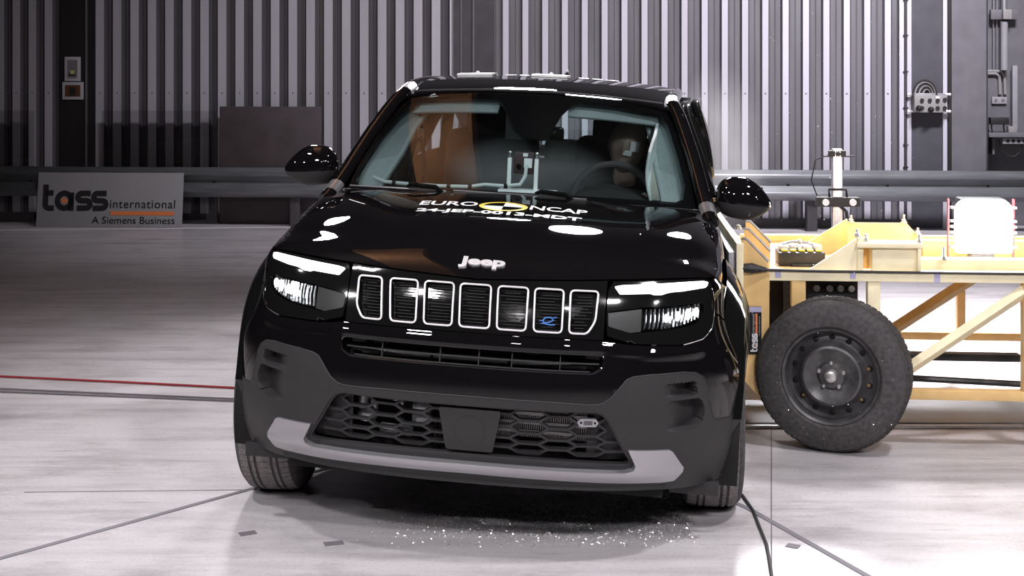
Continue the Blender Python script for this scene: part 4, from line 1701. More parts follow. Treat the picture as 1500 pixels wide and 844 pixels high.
def tbox(name, x0, x1, y0, y1, z0, z1, m=None, bev=.004, parent=None):
    return MB().box(((x0 + x1) / 2, (y0 + y1) / 2, (z0 + z1) / 2), (x1 - x0, y1 - y0, z1 - z0), bev=bev).build(name, m or M['tyel'], parent or tro)


def tplate(name, pts, y, t=.012, m=None, parent=None):
    return MB().prism(pts, y, y + t, 'y').build(name, m or M['tyel'], parent or tro, smooth=0)


tbox('side_rail', -.26, 1.9, 0, .06, .682, .722, M['tyel_lit'])
tbox('side_rail', -.26, 1.9, 1.30, 1.36, .682, .722)
tbox('lower_rail', .20, 1.9, 0, .05, .195, .235)
tbox('lower_rail', .20, 1.9, 1.30, 1.35, .195, .235)
# front plates with the cut corner
for y, dx, dz in ((0, 0, 0), (.25, .035, .012), (.55, .07, .014)):
    q = tplate('front_gusset', [(-.372 + dx, .60), (-.372 + dx, .852 + dz), (-.355 + dx, .853 + dz), (-.262 + dx, .757 + dz), (-.262 + dx, .60)], y, .014)
    mb = MB()
    mb.tube([(-.372 + dx, y + .005, .855 + dz), (-.354 + dx, y + .005, .856 + dz), (-.259 + dx, y + .005, .760 + dz)], .007, 4)
    mb.build('gusset_edge', M['rawedge'], q, smooth=0)
tplate('front_post', [(-.372, .28), (-.28, .17), (-.256, .17), (-.256, .712), (-.372, .712)], -.001, .06)
tplate('front_post', [(-.372, .28), (-.28, .17), (-.256, .17), (-.256, .712), (-.372, .712)], 1.28, .06)
tbox('crash_face_plate', -.395, -.365, -.03, 1.42, .30, .84, M['tyel_lit'])
M['honey'] = noisy(mat('aluminium_honeycomb', (0.5, 0.5, 0.52), .45, .7), 150, .4)
tbox('honeycomb_block', -.425, -.396, .0, 1.4, .32, .80, M['honey'])
lb = tbox('label_plate', -.343, -.289, -.008, -.001, .375, .573, M['black'], bev=0)
tbox('label_band', -.343, -.289, -.009, -.001, .551, .573, M['tape'], bev=0, parent=lb)
M['orange'] = mat('orange_print', (0.72, 0.20, 0.06), .6)
M['lw'] = mat('pale_print', (0.75, 0.75, 0.78), .6)
ma, mo = MB(), MB()
mp = lambda x, y, h: Vector((-.305 - y, -.008 - h, .385 + x))
tass_logo(ma, mo, mp, .030, 0, .002)
ma.build('label_lettering', M['lw'], lb, smooth=0)
mo.build('label_dot', M['orange'], lb, smooth=0)
mb = MB()
V, Fs = text_mesh('international', .016, .0003, 0, 'LEFT')
mb.mesh([Vector((-.318 - y, -.0095, .462 + x)) for x, y, z in V], Fs)
V, Fs = text_mesh('A Siemens Business', .010, .0003, 0, 'LEFT')
mb.mesh([Vector((-.295 - y, -.0095, .455 + x)) for x, y, z in V], Fs)
mb.build('label_small_print', M['lw'], lb, smooth=0)
tbox('label_bar', -.314, -.306, -.0095, -.008, .462, .545, M['orange'], bev=0, parent=lb)
# posts
tbox('frame_post', -.163, -.105, .005, .055, .57, .684)
tbox('frame_post', .150, .202, .008, .058, .235, .684, M['tyel_lit'])
tbox('frame_post', .78, .84, .005, .055, .195, .684)
tbox('frame_post', .829, .869, 1.30, 1.34, .20, .684)
tbox('frame_post', -.02, .05, .75, .80, .25, .684)
mb = MB()
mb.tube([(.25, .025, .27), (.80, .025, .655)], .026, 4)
mb.build('brace', M['tyel_lit'], tro, smooth=0)
mb = MB()
mb.tube([(.36, .72, .33), (.76, .72, .60)], .028, 4)
mb.build('brace', M['tyel'], tro, smooth=0)
mb = MB()
mb.prism([(.80, .684), (.69, .684), (.80, .60)], .72, .74, 'y')
mb.build('corner_gusset', M['tyel'], tro, smooth=0)
M['tblack'] = mat('black_axle_paint', (0.02, 0.02, 0.022), .35)
tbox('axle_bar', .28, .867, .33, .39, .288, .322, M['tblack'], bev=.01)
mb = MB()
mb.tube([(.28, .35, .213), (.87, .35, .190)], .014, 8)
mb.build('tie_bar', M['tblack'], tro)
# suspension block over the wheel
sb = tbox('suspension_block', -.09, .13, .12, .32, .44, .675, M['tblack'], bev=.01)
for x in (-.045, .01, .055, .1):
    mb = MB()
    mb.lathe([(0, 0), (.014, 0), (.014, .012), (0, .012)], 12, Matrix.Translation((x, .118, .635)) @ Matrix.Rotation(PI / 2, 4, 'X'))
    mb.build('block_bolt', M['zinc'], sb)
tbox('wheel_well_plate', -.25, -.16, .30, .32, .20, .68, M['tblack'])
# top deck: plates, box section and gussets
tplate('upright_gusset', [(.015, .728), (.209, .848), (.214, .848), (.214, .67), (.05, .67)], .90, .012)
tplate('upright_gusset', [(-.089, .724), (.108, .856), (.112, .856), (.112, .724)], .03, .012, M['tyel_lit'])
tbox('deck_post', .110, .134, .02, .07, .722, .862, M['tyel_lit'])
tplate('back_plate', [(.196, .68), (.196, .842), (.472, .842), (.548, .757), (.548, .68)], .80, .012)
tbox('deck_lid', .105, .372, .0, .12, .822, .842, M['tyel_lit'])
tbox('deck_box', .170, .352, .02, .12, .722, .822, M['tyel_lit'])
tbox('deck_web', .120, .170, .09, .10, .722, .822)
tbox('deck_flange', .352, .366, .0, .12, .722, .822, M['tyel_lit'])
tbox('deck_rail', .372, 1.9, .08, .16, .722, .768, M['tyel_lit'])
tbox('deck_rail', .53, 1.9, .80, .86, .684, .762)
tbox('deck_floor', -.25, 1.9, .07, 1.30, .672, .684)
for x, y, z, h in ((.215, .80, .842, .035), (.460, .80, .842, .040), (.115, .06, .862, .032), (.150, .06, .842, .032), (.365, .04, .842, .034), (.47, .06, .768, .055), (.52, .78, .79, .032), (-.36, .28, .865, .02)):
    mb = MB()
    Mx = Matrix.Translation((x, y, z))
    mb.lathe([(0, 0), (.016, 0), (.016, .006), (.011, .006), (.011, .016), (.006, .018), (.006, h), (0, h)], 6, Mx)
    mb.build('deck_bolt', M['zinc'], tro, smooth=0)
for x in (-.22, .087, .43):
    tbox('tape_band', x - .012, x + .012, -.002, .062, .694 if x < .4 else .683, .7235, M['tape'], bev=0)
mb = MB()
mb.tube([(-.37, -.012, .735), (-.33, -.015, .735), (-.26, -.008, .728), (.0, -.006, .7245), (.4, -.006, .7235), (1.2, -.006, .7235)], [.018, .022, .006, .005, .005, .006], 8)
mb.build('edge_cable', M['clad_dark'], tro)
# the wheel
twm = TM @ Matrix.Translation((.0, -.05, .312)) @ Matrix.Rotation(math.radians(-17), 4, 'Z')
TWl = TM.inverted() @ twm @ Matrix.Rotation(PI / 2, 4, 'X')
r = .310
mb = MB()
h = .10
mb.lathe([(.195, h - .028), (.200, h - .012), (.208, h - .003), (.235, h), (.275, h - .002), (.296, h - .012), (.305, h - .028), (r, h - .045), (r, -h + .045), (.305, -h + .028), (.300, -h + .012), (.235, -h), (.195, -h + .028)], 72, TWl)
tw = mb.build('wheel', M['rubber'], tro, smooth=28)
mb = MB()
n = 70
for a in range(n):
    for z0, z1, s_ in ((-.058, -.030, 0), (-.024, .024, .5), (.030, .058, 0)):
        a0, a1 = 2 * PI * (a + s_) / n + .010, 2 * PI * (a + 1 + s_) / n - .010
        V = []
        for rr, aa in ((r - .004, a0), (r + .0025, a0), (r + .0025, a1), (r - .004, a1)):
            for z in (z0, z1):
                V.append((rr * math.cos(aa), rr * math.sin(aa), z))
        mb.mesh(V, [(0, 1, 3, 2), (2, 3, 5, 4), (4, 5, 7, 6), (0, 2, 4, 6), (1, 7, 5, 3)], TWl)
    a0, a1 = 2 * PI * a / n + .014, 2 * PI * (a + 1) / n - .014   # shoulder lugs
    V = []
    for rr, z, in ((.302, h - .026), (r - .001, h - .040), (.309, h - .032), (.300, h - .018)):
        for aa in (a0, a1):
            V.append((rr * math.cos(aa), rr * math.sin(aa), z))
    mb.mesh(V, [(0, 1, 3, 2), (2, 3, 5, 4), (4, 5, 7, 6), (0, 2, 4, 6), (1, 7, 5, 3)], TWl)
mb.build('tread', M['rubber'], tw, smooth=0)
mb = MB()
mb.lathe([(.195, h - .028), (.200, h - .018), (.196, h - .012), (.186, h - .020), (.178, h - .060), (.165, h - .072), (.145, h - .066), (.132, h - .050), (.122, h - .034), (.112, h - .030), (.090, h - .044), (.060, h - .052), (.050, h - .040), (.034, h - .036), (.0, h - .036)], 64, TWl)
rim = mb.build('rim', M['steel'], tw)
for k in range(14):
    a = 2 * PI * (k + .5) / 14
    mb = MB()
    mb.ball((.153 * math.cos(a), .153 * math.sin(a), h - .068), (.0125, .0125, .006), TWl, 10, 6)
    mb.build('rim_hole', M['black'], rim)
M['rust'] = mat('rusty_patch', (0.22, 0.13, 0.06), .8)
mb = MB()
for k in (0, 13, 12, 8):
    a = 2 * PI * (k + .5) / 14
    mb.ball((.150 * math.cos(a), .150 * math.sin(a), h - .066), (.0085, .0085, .006), TWl, 10, 6)
mb.build('caliper_glimpse', M['rust'], rim)
mb = MB()
mb.lathe([(.028, h - .040), (.027, h - .022), (.022, h - .014), (.012, h - .010), (0, h - .010)], 24, TWl)
mb.build('hub_cap', M['zinc'], rim)
for k in range(5):
    a = PI / 2 + 2 * PI * k / 5
    mb = MB()
    mb.lathe([(.011, h - .050), (.0105, h - .034), (.006, h - .028), (0, h - .027)], 6, TWl @ Matrix.Translation((.052 * math.cos(a), .052 * math.sin(a), 0)))
    mb.build('wheel_nut', M['zinc'], rim, smooth=0)
mb = MB()
mb.cyl(TWl @ Vector((0, 0, -.02)), TWl @ Vector((0, 0, -.32)), .035, 12)
mb.build('axle_stub', M['tblack'], tro)
# rest of the running gear
for wx, wy in ((0, 1.38), (1.55, 0.0), (1.55, 1.38)):
    W2 = Matrix.Translation((wx, wy, .314)) @ Matrix.Rotation(PI / 2, 4, 'X')
    mb = MB()
    mb.lathe([(0, .04), (.19, .04), (.20, h - .012), (.235, h), (.300, h - .012), (r + .003, h - .045), (r + .003, -h + .045), (.300, -h + .012), (.20, -h), (0, -.04)], 40, W2)
    mb.build('wheel', M['rubber'], tro)

# data box on the deck
dbx = empty('data_box')
dbx.matrix_world = TM @ Matrix.Translation((-.065, .50, .686))
tag(dbx, 'black data logger box with grey and yellow connectors on the trolley deck', 'box')
MB().box((0, 0, .030), (.205, .16, .060), bev=.004).build('case', M['tblack'], dbx)
MB().box((.01, 0, .008 - .004), (.12, .19, .012), bev=.002).build('base_flange', M['tblack'], dbx)
M['dyel'] = mat('yellow_connector', (0.75, 0.62, 0.08), .5)
mb = MB()
for i in range(5):
    mb.box((-.075 + i * .038, -.05, .067), (.028, .03, .010), bev=.003)
mb.build('connector', M['dyel'], dbx)
for i, (x, y) in enumerate(((-.075, 0), (-.025, .02), (.03, 0), (.078, .02))):
    MB().box((x, y, .073), (.042, .06, .022), bev=.006).build('plug', M['alu'], dbx)
mb = MB()
mb.tube([(-.09, .01, .085), (-.03, .02, .098), (.04, .0, .094), (.09, .02, .080)], .006, 6)
mb.ball((0, 0, .10), .012, u=10, v=6)
mb.build('plug_lead', M['alu'], dbx)

# lit flash lamp on the deck
M['flash'] = mat('burning_lamp_face', (1, 1, 1), .5, emis=(1.0, 0.99, 1.0), estr=40.0)
fl = empty('flash_lamp')
fl.matrix_world = TM @ Matrix.Translation((.728, .42, .768)) @ Matrix.Rotation(math.radians(0), 4, 'Z')
tag(fl, 'blindingly lit square flash lamp standing on the trolley deck', 'lamp')
hs = MB().box((0, .06, .105), (.20, .10, .24), bev=.01).build('lamp_body', M['tblack'], fl)
mb = MB()
q = roundpoly([(-.122, -.015), (.122, -.015), (.122, .19), (.09, .222), (-.09, .222), (-.122, .19)], .015)
mb.prism(q, -.01, .02, 'y')
mb.build('lamp_face', M['flash'], fl)
for e in (-1, 1):
    for z in (.01, .075, .10, .125, .185):
        MB().box((e * .134, .01, z), (.020, .03, .010), bev=.002).build('cooling_fin', M['alu'], fl)
    mb = MB()
    mb.box((e * .142, .05, .09), (.006, .02, .26))
    M.setdefault('red', mat('red_edge', (0.25, 0.05, 0.06), .5))
    mb.build('side_bracket', M['red'], fl)
MB().box((0, .05, -.025), (.10, .08, .05), bev=.004).build('lamp_foot', M['tblack'], fl)
lp = area_light('flash_lamp_light', (0, -.04, .10), (0, -1, .1), .22, .22, 14, (1, .99, 1))
lp.parent = fl
lp.location = (0, -.03, .10)
lp.rotation_euler = (PI / 2, 0, 0)
pl = bpy.data.lights.new('flash_lamp_spill', 'POINT')
pl.energy = 24
pl.shadow_soft_size = .12
po = bpy.data.objects.new('flash_lamp_spill', pl)
link(po, fl)
po.location = (0, .0, .34)
# ================================================================== things along the far wall and on the floor
def at_wall(px, py, ly):
    """point at wall-local depth ly seen at picture position (px, py): returns wall-local (s, z)"""
    d = Vector(((px - 750) / 1978.0, 1, -(py - 112) / 1978.0))
    o = WALL_I @ Vector((0, 0, CAM_H))
    dd = WALL_I.to_3x3() @ d
    t = (ly - o.y) / dd.y
    p = o + dd * t
    return p.x, p.z


# crash rail with posts
M['galv'] = noisy(mat('galvanised_rail', (0.30, 0.31, 0.325), .42, .55), 8, .2, 5, stretch=(.3, 1, 3))
rail = empty('guard_rail')
tag(rail, 'galvanised two-wave guard rail running along the foot of the wall', 'guard rail')
mb = MB()
wav = [(0, .30), (.02, .295), (.055, .265), (.075, .245), (.055, .22), (.01, .175), (.0, .155), (.01, .135), (.055, .09), (.075, .065), (.055, .045), (.02, .012), (0, .005)]
P0, P1 = Vector((-6.2, 14.05, .300)), Vector((7.0, 13.06, .305))
dirv = (P1 - P0).normalized()
nv_ = Vector((dirv.y, -dirv.x, 0))
for a, b in zip(wav[:-1], wav[1:]):
    V = []
    for P in (P0, P1):
        for w in (a, b):
            V.append(P + nv_ * w[0] + Vector((0, 0, w[1])))
    mb.mesh(V, [(0, 1, 3, 2)])
ro = mb.build('rail_beam', M['galv'], rail, weld=1e-4, smooth=50)
so = ro.modifiers.new('t', 'SOLIDIFY')
so.thickness = .006
for i in range(8):
    p = P0 + (P1 - P0) * (.04 + i * .131)
    MB().box((p.x, p.y + .07, .30), (.10, .12, .60), bev=.004).build('rail_post', M['column'], rail)
for i in range(14):
    p = P0 + (P1 - P0) * (.02 + i * .073)
    MB().ball(p + nv_ * .01 + Vector((0, 0, .155)), (.016, .008, .010), u=8, v=6).build('rail_bolt', M['black'], rail)

# tass sign leaning against the rail
M['signw'] = noisy(mat('grey_white_sign_board', (0.27, 0.265, 0.275), .6), 3, .05)
M['ink'] = mat('black_print', (0.012, 0.011, 0.012), .6)
sg_ = empty('sponsor_sign', (-4.10, 13.72, .002))
sg_.rotation_euler = (math.radians(-7), 0, math.radians(-3.5))
sg_.scale = (1.057, 1.057, 1.057)
tag(sg_, 'grey-white sponsor board with black lettering and an orange bar, leaning on the guard rail', 'sign')
MB().box((0, .008, .262), (1.43, .016, .525), bev=.003).build('board', M['signw'], sg_)
ma, mo = MB(), MB()
tass_logo(ma, mo, lambda x, y, h: Vector((-.662 + x, -h, .155 + y)), .252, 0, .004)
ma.build('logo_lettering', M['ink'], sg_, smooth=0)
mo.build('logo_dot', M['orange'], sg_, smooth=0)
mb = MB()
V, Fs = text_mesh('international', .118, .001, 0, 'LEFT', space=1.08)
x1 = max(p[0] for p in V)
mb.mesh([Vector((.000 + x * .645 / x1, -.004, .185 + y)) for x, y, z in V], Fs)
mb.build('sign_small_print', M['ink'], sg_, smooth=0)
mb = MB()
V, Fs = text_mesh('A Siemens Business', .098, .001, 0, 'LEFT')
x1 = max(p[0] for p in V)
mb.mesh([Vector((-.165 + x * .81 / x1, -.004, .035 + y)) for x, y, z in V], Fs)
mb.build('sign_small_print', M['ink'], sg_, smooth=0)
mb = MB()
mb.box((.325, -.002, .135), (.62, .004, .038))
mb.build('orange_bar', M['orange'], sg_, smooth=0)

# two framed pictures on the black column
M['pgrey'] = mat('grey_print', (0.16, 0.15, 0.16), .6)
M['pbrown'] = mat('brown_print', (0.10, 0.035, 0.012), .6)
M['pgreen'] = mat('olive_print', (0.45, 0.45, 0.18), .6)
M['pwhite'] = mat('white_frame', (0.42, 0.41, 0.43), .5)


def wall_thing(name, label, cat, px, py, ly, group=None):
    s, z = at_wall(px, py, ly)
    e = empty(name)
    e.matrix_world = WALL @ Matrix.Translation((s, ly, z))
    tag(e, label, cat, group)
    return e


mpp = 14.15 / 1978.0
e = wall_thing('wall_notice', 'upright framed notice with a small green shape, high on the black column', 'notice', 106.5, 101, -.035)
MB().box((0, 0, 0), (24 * mpp, .014, 36 * mpp), bev=.002).build('frame', M['pwhite'], e)
MB().box((0, -.009, 0), (15 * mpp, .004, 27 * mpp)).build('print', M['pgrey'], e, smooth=0)
mb = MB()
mb.box((0, -.012, -5 * mpp), (6.5 * mpp, .003, 5.5 * mpp), bev=.001)
mb.build('green_mark', M['pgreen'], e)
mb = MB()
mb.box((-.5 * mpp, -.0115, -8 * mpp), (10 * mpp, .002, 5 * mpp))
mb.build('dark_mark', M['ink'], e)
e = wall_thing('wall_notice', 'wide framed notice with an orange-brown print, below the upright one', 'notice', 107, 133, -.035)
MB().box((0, 0, 0), (32 * mpp, .014, 26 * mpp), bev=.002).build('frame', M['pwhite'], e)
MB().box((0, -.009, 0), (23 * mpp, .004, 17 * mpp)).build('print', M['pbrown'], e, smooth=0)
MB().box((0, -.012, -.5 * mpp), (9 * mpp, .003, 12 * mpp)).build('dark_mark', M['ink'], e, smooth=0)

# sheets added to darken patches of the wall: opaque brown, then clear tinted
M['board'] = noisy(mat('dark_patch_brown', (0.055, 0.042, 0.046), .55), 5, .2)
s0, z0 = at_wall(322, 156, -.16)
s1, _ = at_wall(471, 156, -.16)
o = MB().box(((s0 + s1) / 2, -.16, z0 / 2), (s1 - s0, .02, z0), bev=.003).build('dark_patch_sheet', M['board'])
o.matrix_world = WALL
tag(o, 'dark brown sheet added for a dark patch of wall behind the guard rail, left of the car', 'board')
sm = clear_glass('darkening_tint', (0.93, 0.92, 0.925))
for a, b, lab in ((150, 318, 'tinted sheet added to darken the wall between the black column and the brown sheet'), (-60, 50, 'tinted sheet added to darken the wall at the far left')):
    s0, z0 = at_wall(a, 162, -.17)
    s1, _ = at_wall(b, 162, -.17)
    o = MB().box(((s0 + s1) / 2, -.17, z0 / 2), (s1 - s0, .008, z0)).build('darkening_sheet', sm, smooth=0)
    o.matrix_world = WALL
    tag(o, lab, 'tinted sheet')

# conduit pipe up the wall at the right
e = wall_thing('conduit_pipe', 'thin grey conduit pipe with clips running up the wall beside the slate panel', 'pipe', 1326.5, 250, -.05)
zz = e.matrix_world.translation.z
MB().cyl((0, 0, -zz + .05), (0, 0, 5), .016, 10).build('pipe', M['column'], e)
mb = MB()
for py in (0, 52, 105, 158, 212, 245):
    z = at_wall(1326, py, -.05)[1] - zz
    mb.box((0, 0, z), (.05, .035, .012))
mb.build('clip', M['ink'], e, smooth=0)

# connection box with looped cables
e = wall_thing('connection_box', 'grey connection box with round sockets and looped cables on the slate panel', 'box', 1361, 152, -.10)
k = 13.75 / 1978.0
M['boxgrey'] = noisy(mat('warm_grey_box', (0.27, 0.26, 0.255), .5), 9, .06)
MB().box((0, 0, 0), (45 * k, .12, 25 * k), bev=.006).build('case', M['boxgrey'], e)
for y in (-13.5, 11):
    mb = MB()
    mb.box((-1 * k, .02, -y * k), (58 * k, .02, 3 * k), bev=.003)
    mb.build('mounting_bar', M['alu'], e)
    for x in (-29, 25, 29):
        MB().ball((x * k, -.0, -y * k), .016, u=10, v=6).build('bar_bolt', M['white'], e)
mb = MB()
for x, y in ((-12, -5), (-1, -5), (10, -5), (-12, 6), (20, -6), (20, 6), (10, 6)):
    mb.cyl((x * k, -.055, -y * k), (x * k, -.075, -y * k), .020, 12)
mb.build('socket', M['ink'], e)
mb = MB()
for x, y in ((-17, 6), (0, 8)):
    mb.ball((x * k, -.085, -y * k), (.030, .04, .028), u=10, v=8)
mb.build('plug', M['ink'], e)
MB().box((10 * k, -.063, 9 * k), (5 * k, .006, 3.5 * k)).build('white_label', M['white'], e)
for i in range(6):
    mb = MB()
    w = (34 - i * 4.6) * k / 2
    cx = (-6 + i * .9) * k
    h = (22 - i * 2.6) * k
    mb.tube([(cx - w, -.0 + i * .01, 8 * k)] + [(cx + w * math.cos(math.radians(180 - t)), i * .01, 12 * k + h * math.sin(math.radians(t))) for t in range(0, 181, 15)] + [(cx + w, i * .01, 10 * k)], .009, 6)
    mb.build('looped_cable', M['boxgrey'] if i % 2 else M['clad'], e)

M['fit'] = noisy(mat('grey_fitting', (0.30, 0.295, 0.32), .5), 9, .06)
# fittings in the alcove at the right edge
kk = 14.05 / 1978.0
e = wall_thing('tube_lamp', 'white cylinder lamp hung on a grey bracket high in the alcove', 'lamp', 1471, 60, .20)
MB().cyl((0, 0, -42 * kk), (0, 0, 28 * kk), 5.2 * kk, 14).build('cylinder', M['fit'], e)
MB().box((0, .02, 38 * kk), (38 * kk, .06, 14 * kk), bev=.004).build('bracket', M['panel'], e)
MB().box((2 * kk, -.03, 38 * kk), (12 * kk, .08, 14 * kk), bev=.004).build('clamp', M['boxgrey'], e)
MB().cyl((0, 0, 40 * kk), (0, 0, 75 * kk), 4.5 * kk, 12).build('neck', M['alu'], e)
for x in (-13, -8):
    MB().cyl((x * kk, .06, -42 * kk), (x * kk, .06, 90 * kk), .006, 6).build('hanging_rod', M['alu'], e)
e = wall_thing('socket_plate', 'pale double socket plate on the alcove wall', 'socket', 1463.5, 147, .285)
MB().box((0, 0, 0), (21 * kk, .03, 10 * kk), bev=.004).build('plate', M['fit'], e)
mb = MB()
for x in (-5, 5):
    mb.cyl((x * kk, -.015, 0), (x * kk, -.018, 0), .018, 10)
mb.build('outlet', M['pgrey'], e)
e = wall_thing('pipe_bend', 'grey bent conduit pair above the socket plate', 'pipe', 1463, 120, .27)
for q in (0, 7):
    mb = MB()
    mb.tube([((-20) * kk, 0, (12 + q * .5) * kk), ((-4 + q) * kk, 0, (12 + q * .5) * kk), ((1 + q) * kk, 0, (8) * kk), ((2 + q) * kk, 0, -18 * kk)], .016, 8)
    mb.build('conduit', M['boxgrey'], e)
e = wall_thing('alcove_shelf', 'grey shelf across the alcove under the black controller', 'shelf', 1480, 197, .12)
MB().box((.12, 0, 0), (.75, .34, 6 * kk), bev=.003).build('board', M['panel'], e)
mb = MB()
mb.box((-.18, .05, -.10), (.02, .2, .2))
mb.box((.42, .05, -.10), (.02, .2, .2))
mb.build('bracket', M['panel'], e)
e = wall_thing('controller', 'small black controller with leads on the alcove shelf', 'controller', 1463, 178, .10)
MB().box((0, 0, .005), (26 * kk, .10, 10 * kk), bev=.006).build('case', M['ink'], e)
mb = MB()
for x in (-14, -9, 8):
    mb.tube([(x * kk, 0, 0), ((x - 2) * kk, -.02, -8 * kk), (x * kk, .0, -15.2 * kk)], .008, 6)
mb.build('lead', M['ink'], e)
e = wall_thing('vertical_trunking', 'pale narrow trunking standing on the alcove shelf', 'trunking', 1486, 140, .22)
MB().box((0, 0, -.02), (7 * kk, .05, 92 * kk), bev=.003).build('channel', M['fit'], e)
MB().box((-4 * kk, -.01, -49 * kk), (12 * kk, .07, 10 * kk), bev=.003).build('end_box', M['boxgrey'], e)
e = wall_thing('socket_strip', 'white strip of dark sockets hung under the alcove shelf', 'socket strip', 1488, 206.5, .02)
MB().box((0, 0, 0), (38 * kk, .05, 8 * kk), bev=.004).build('strip', M['fit'], e)
mb = MB()
for i in range(5):
    mb.cyl(((-12 + i * 7.5) * kk, -.025, 0), ((-12 + i * 7.5) * kk, -.030, 0), .018, 10)
mb.build('socket', M['ink'], e)
mb = MB()
mb.tube([(-22 * kk, .03, 2 * kk), (-20 * kk, .03, -12 * kk), (-10 * kk, .02, -22 * kk), (0, .02, -22 * kk), (8 * kk, .02, -14 * kk), (9 * kk, .02, -3 * kk)], .006, 6)
mb.build('hanging_lead', M['ink'], e)

# aluminium camera stand behind the trolley
e = empty('camera_stand', (1.865, 7.75, 0), math.radians(-4))
tag(e, 'aluminium post with black clamps, two round lamps and small camera behind the trolley', 'camera stand')
k = 7.75 / 1978.0
mb = MB()
mb.box((0, 0, .56), (14 * k, 14 * k, 1.12), bev=.003)
for x in (-3.2, 0, 3.2):
    mb.box((x * k, -7.2 * k, .56), (1.2 * k, 1.2 * k, 1.12))
MB().box((0, 0, .01), (.34, .34, .02), bev=.004).build('foot_plate', M['tblack'], e)
mb.build('post', M['alu'], e)
zc = CAM_H - (225 - 112) * k
mb = MB()
mb.box((0, 0, zc), (24 * k, .06, 9 * k), bev=.006)
mb.box((3 * k, 0, zc - 4 * k), (44 * k, .03, 2 * k), bev=.002)
mb.cyl((0, -.03, zc), (0, -.055, zc), 3 * k, 12)
mb.build('camera', M['ink'], e)
zc = CAM_H - (295 - 112) * k
mb = MB()
mb.box((0, -.02, zc), (62 * k, .08, 14 * k), bev=.008)
mb.build('clamp', M['ink'], e)
mb = MB()
mb.tube([(-12 * k, -.03, zc + 6 * k), (-13 * k, -.03, zc + 18 * k), (12 * k, -.03, zc + 18 * k), (13 * k, -.03, zc + 6 * k)], .008, 6)
mb.tube([(3 * k, -.03, zc - 6 * k), (12 * k, -.03, zc - 14 * k), (14 * k, -.03, zc - 28 * k), (2 * k, -.03, zc - 38 * k)], .010, 6)
mb.tube([(-26 * k, .03, zc + 3 * k), (-36 * k, .03, zc + 30 * k), (-30 * k, .03, zc + 60 * k), (-10 * k, .03, zc + 68 * k)], .004, 6)
mb.build('lead', M['ink'], e)
for x in (-19, 20):
    mb = MB()
    mb.cyl((x * k, -.06, zc), (x * k, -.075, zc), 5 * k, 16)
    mb.build('round_lamp', M['lw'], e)

# guide rail on the floor under the trolley
e = empty('guide_track', (2.0, 6.1, 0))
tag(e, 'low grey steel guide track on the floor beneath the trolley', 'track')
mb = MB()
mb.prism([(-.16, .002), (-.16, .012), (.10, .035), (.16, .035), (.16, .002)], -1.1, 3.4, 'x')
mb.build('track_bed', M['galv'], e, smooth=0)
MB().box((1.15, -.21, .008), (4.4, .022, .014), bev=.003).build('track_rail', M['alu'], e)

# ropes, cables, tape and marks on the floor
M['redrope'] = mat('red_rope', (0.32, 0.03, 0.04), .8)
M['greycord'] = mat('grey_cord', (0.17, 0.155, 0.17), .7)
M['darkcord'] = mat('black_cord', (0.03, 0.028, 0.03), .6)
M['tape2'] = mat('worn_grey_tape', (0.19, 0.18, 0.20), .95)


def cord(name, pts, r, m, label, cat):
    mb = MB()
    mb.tube(pts, r, 8)
    o = mb.build(name, m)
    tag(o, label, cat)
    return o


cord('red_rope', [(-4.6, 7.30, .006), (-2.611, 6.885, .006), (-2.0, 6.765, .006), (-1.357, 6.629, .006), (-.3, 6.43, .006), (.6, 6.3, .006)], .0055, M['redrope'], 'thin red rope stretched over the floor on the left of the car', 'rope')
for dy, lab in ((0, 'grey string on the floor, the one closer to the red rope'), (-.055, 'grey string on the floor, the one further from the red rope')):
    cord('floor_string', [(-4.6, 7.03 + dy, .005), (-2.508, 6.615 + dy, .005), (-1.312, 6.406 + dy * .7, .005), (-.2, 6.22, .005), (.5, 6.1, .005)], .0045, M['greycord'], lab, 'string')
cord('floor_cable', [(.70, 5.6, .005), (.80, 5.15, .005), (.842, 4.929, .005), (.850, 4.75, .005), (.842, 4.614, .005), (.833, 4.42, .005), (.815, 4.28, .005), (.793, 4.12, .005), (.76, 3.9, .005)], .0055, M['darkcord'], 'dark cable snaking over the floor from the right front wheel', 'cable')


def strip(name, pts, w, m, label, cat, h=.0025):
    mb = MB()
    L, Rr = ribbon(pts, w)
    n = len(pts)
    V = [(p[0], p[1], h) for p in L] + [(p[0], p[1], h) for p in Rr] + [(p[0], p[1], .0003) for p in L] + [(p[0], p[1], .0003) for p in Rr]
    Fs = []
    for i in range(n - 1):
        Fs += [(i, i + 1, n + i + 1, n + i), (2 * n + i, 2 * n + i + 1, i + 1, i), (n + i, n + i + 1, 3 * n + i + 1, 3 * n + i)]
    Fs += [(0, n, 3 * n, 2 * n), (n - 1, 3 * n - 1, 4 * n - 1, 2 * n - 1)]
    mb.mesh(V, Fs)
    o = mb.build(name, m, smooth=0)
    tag(o, label, cat)
    return o


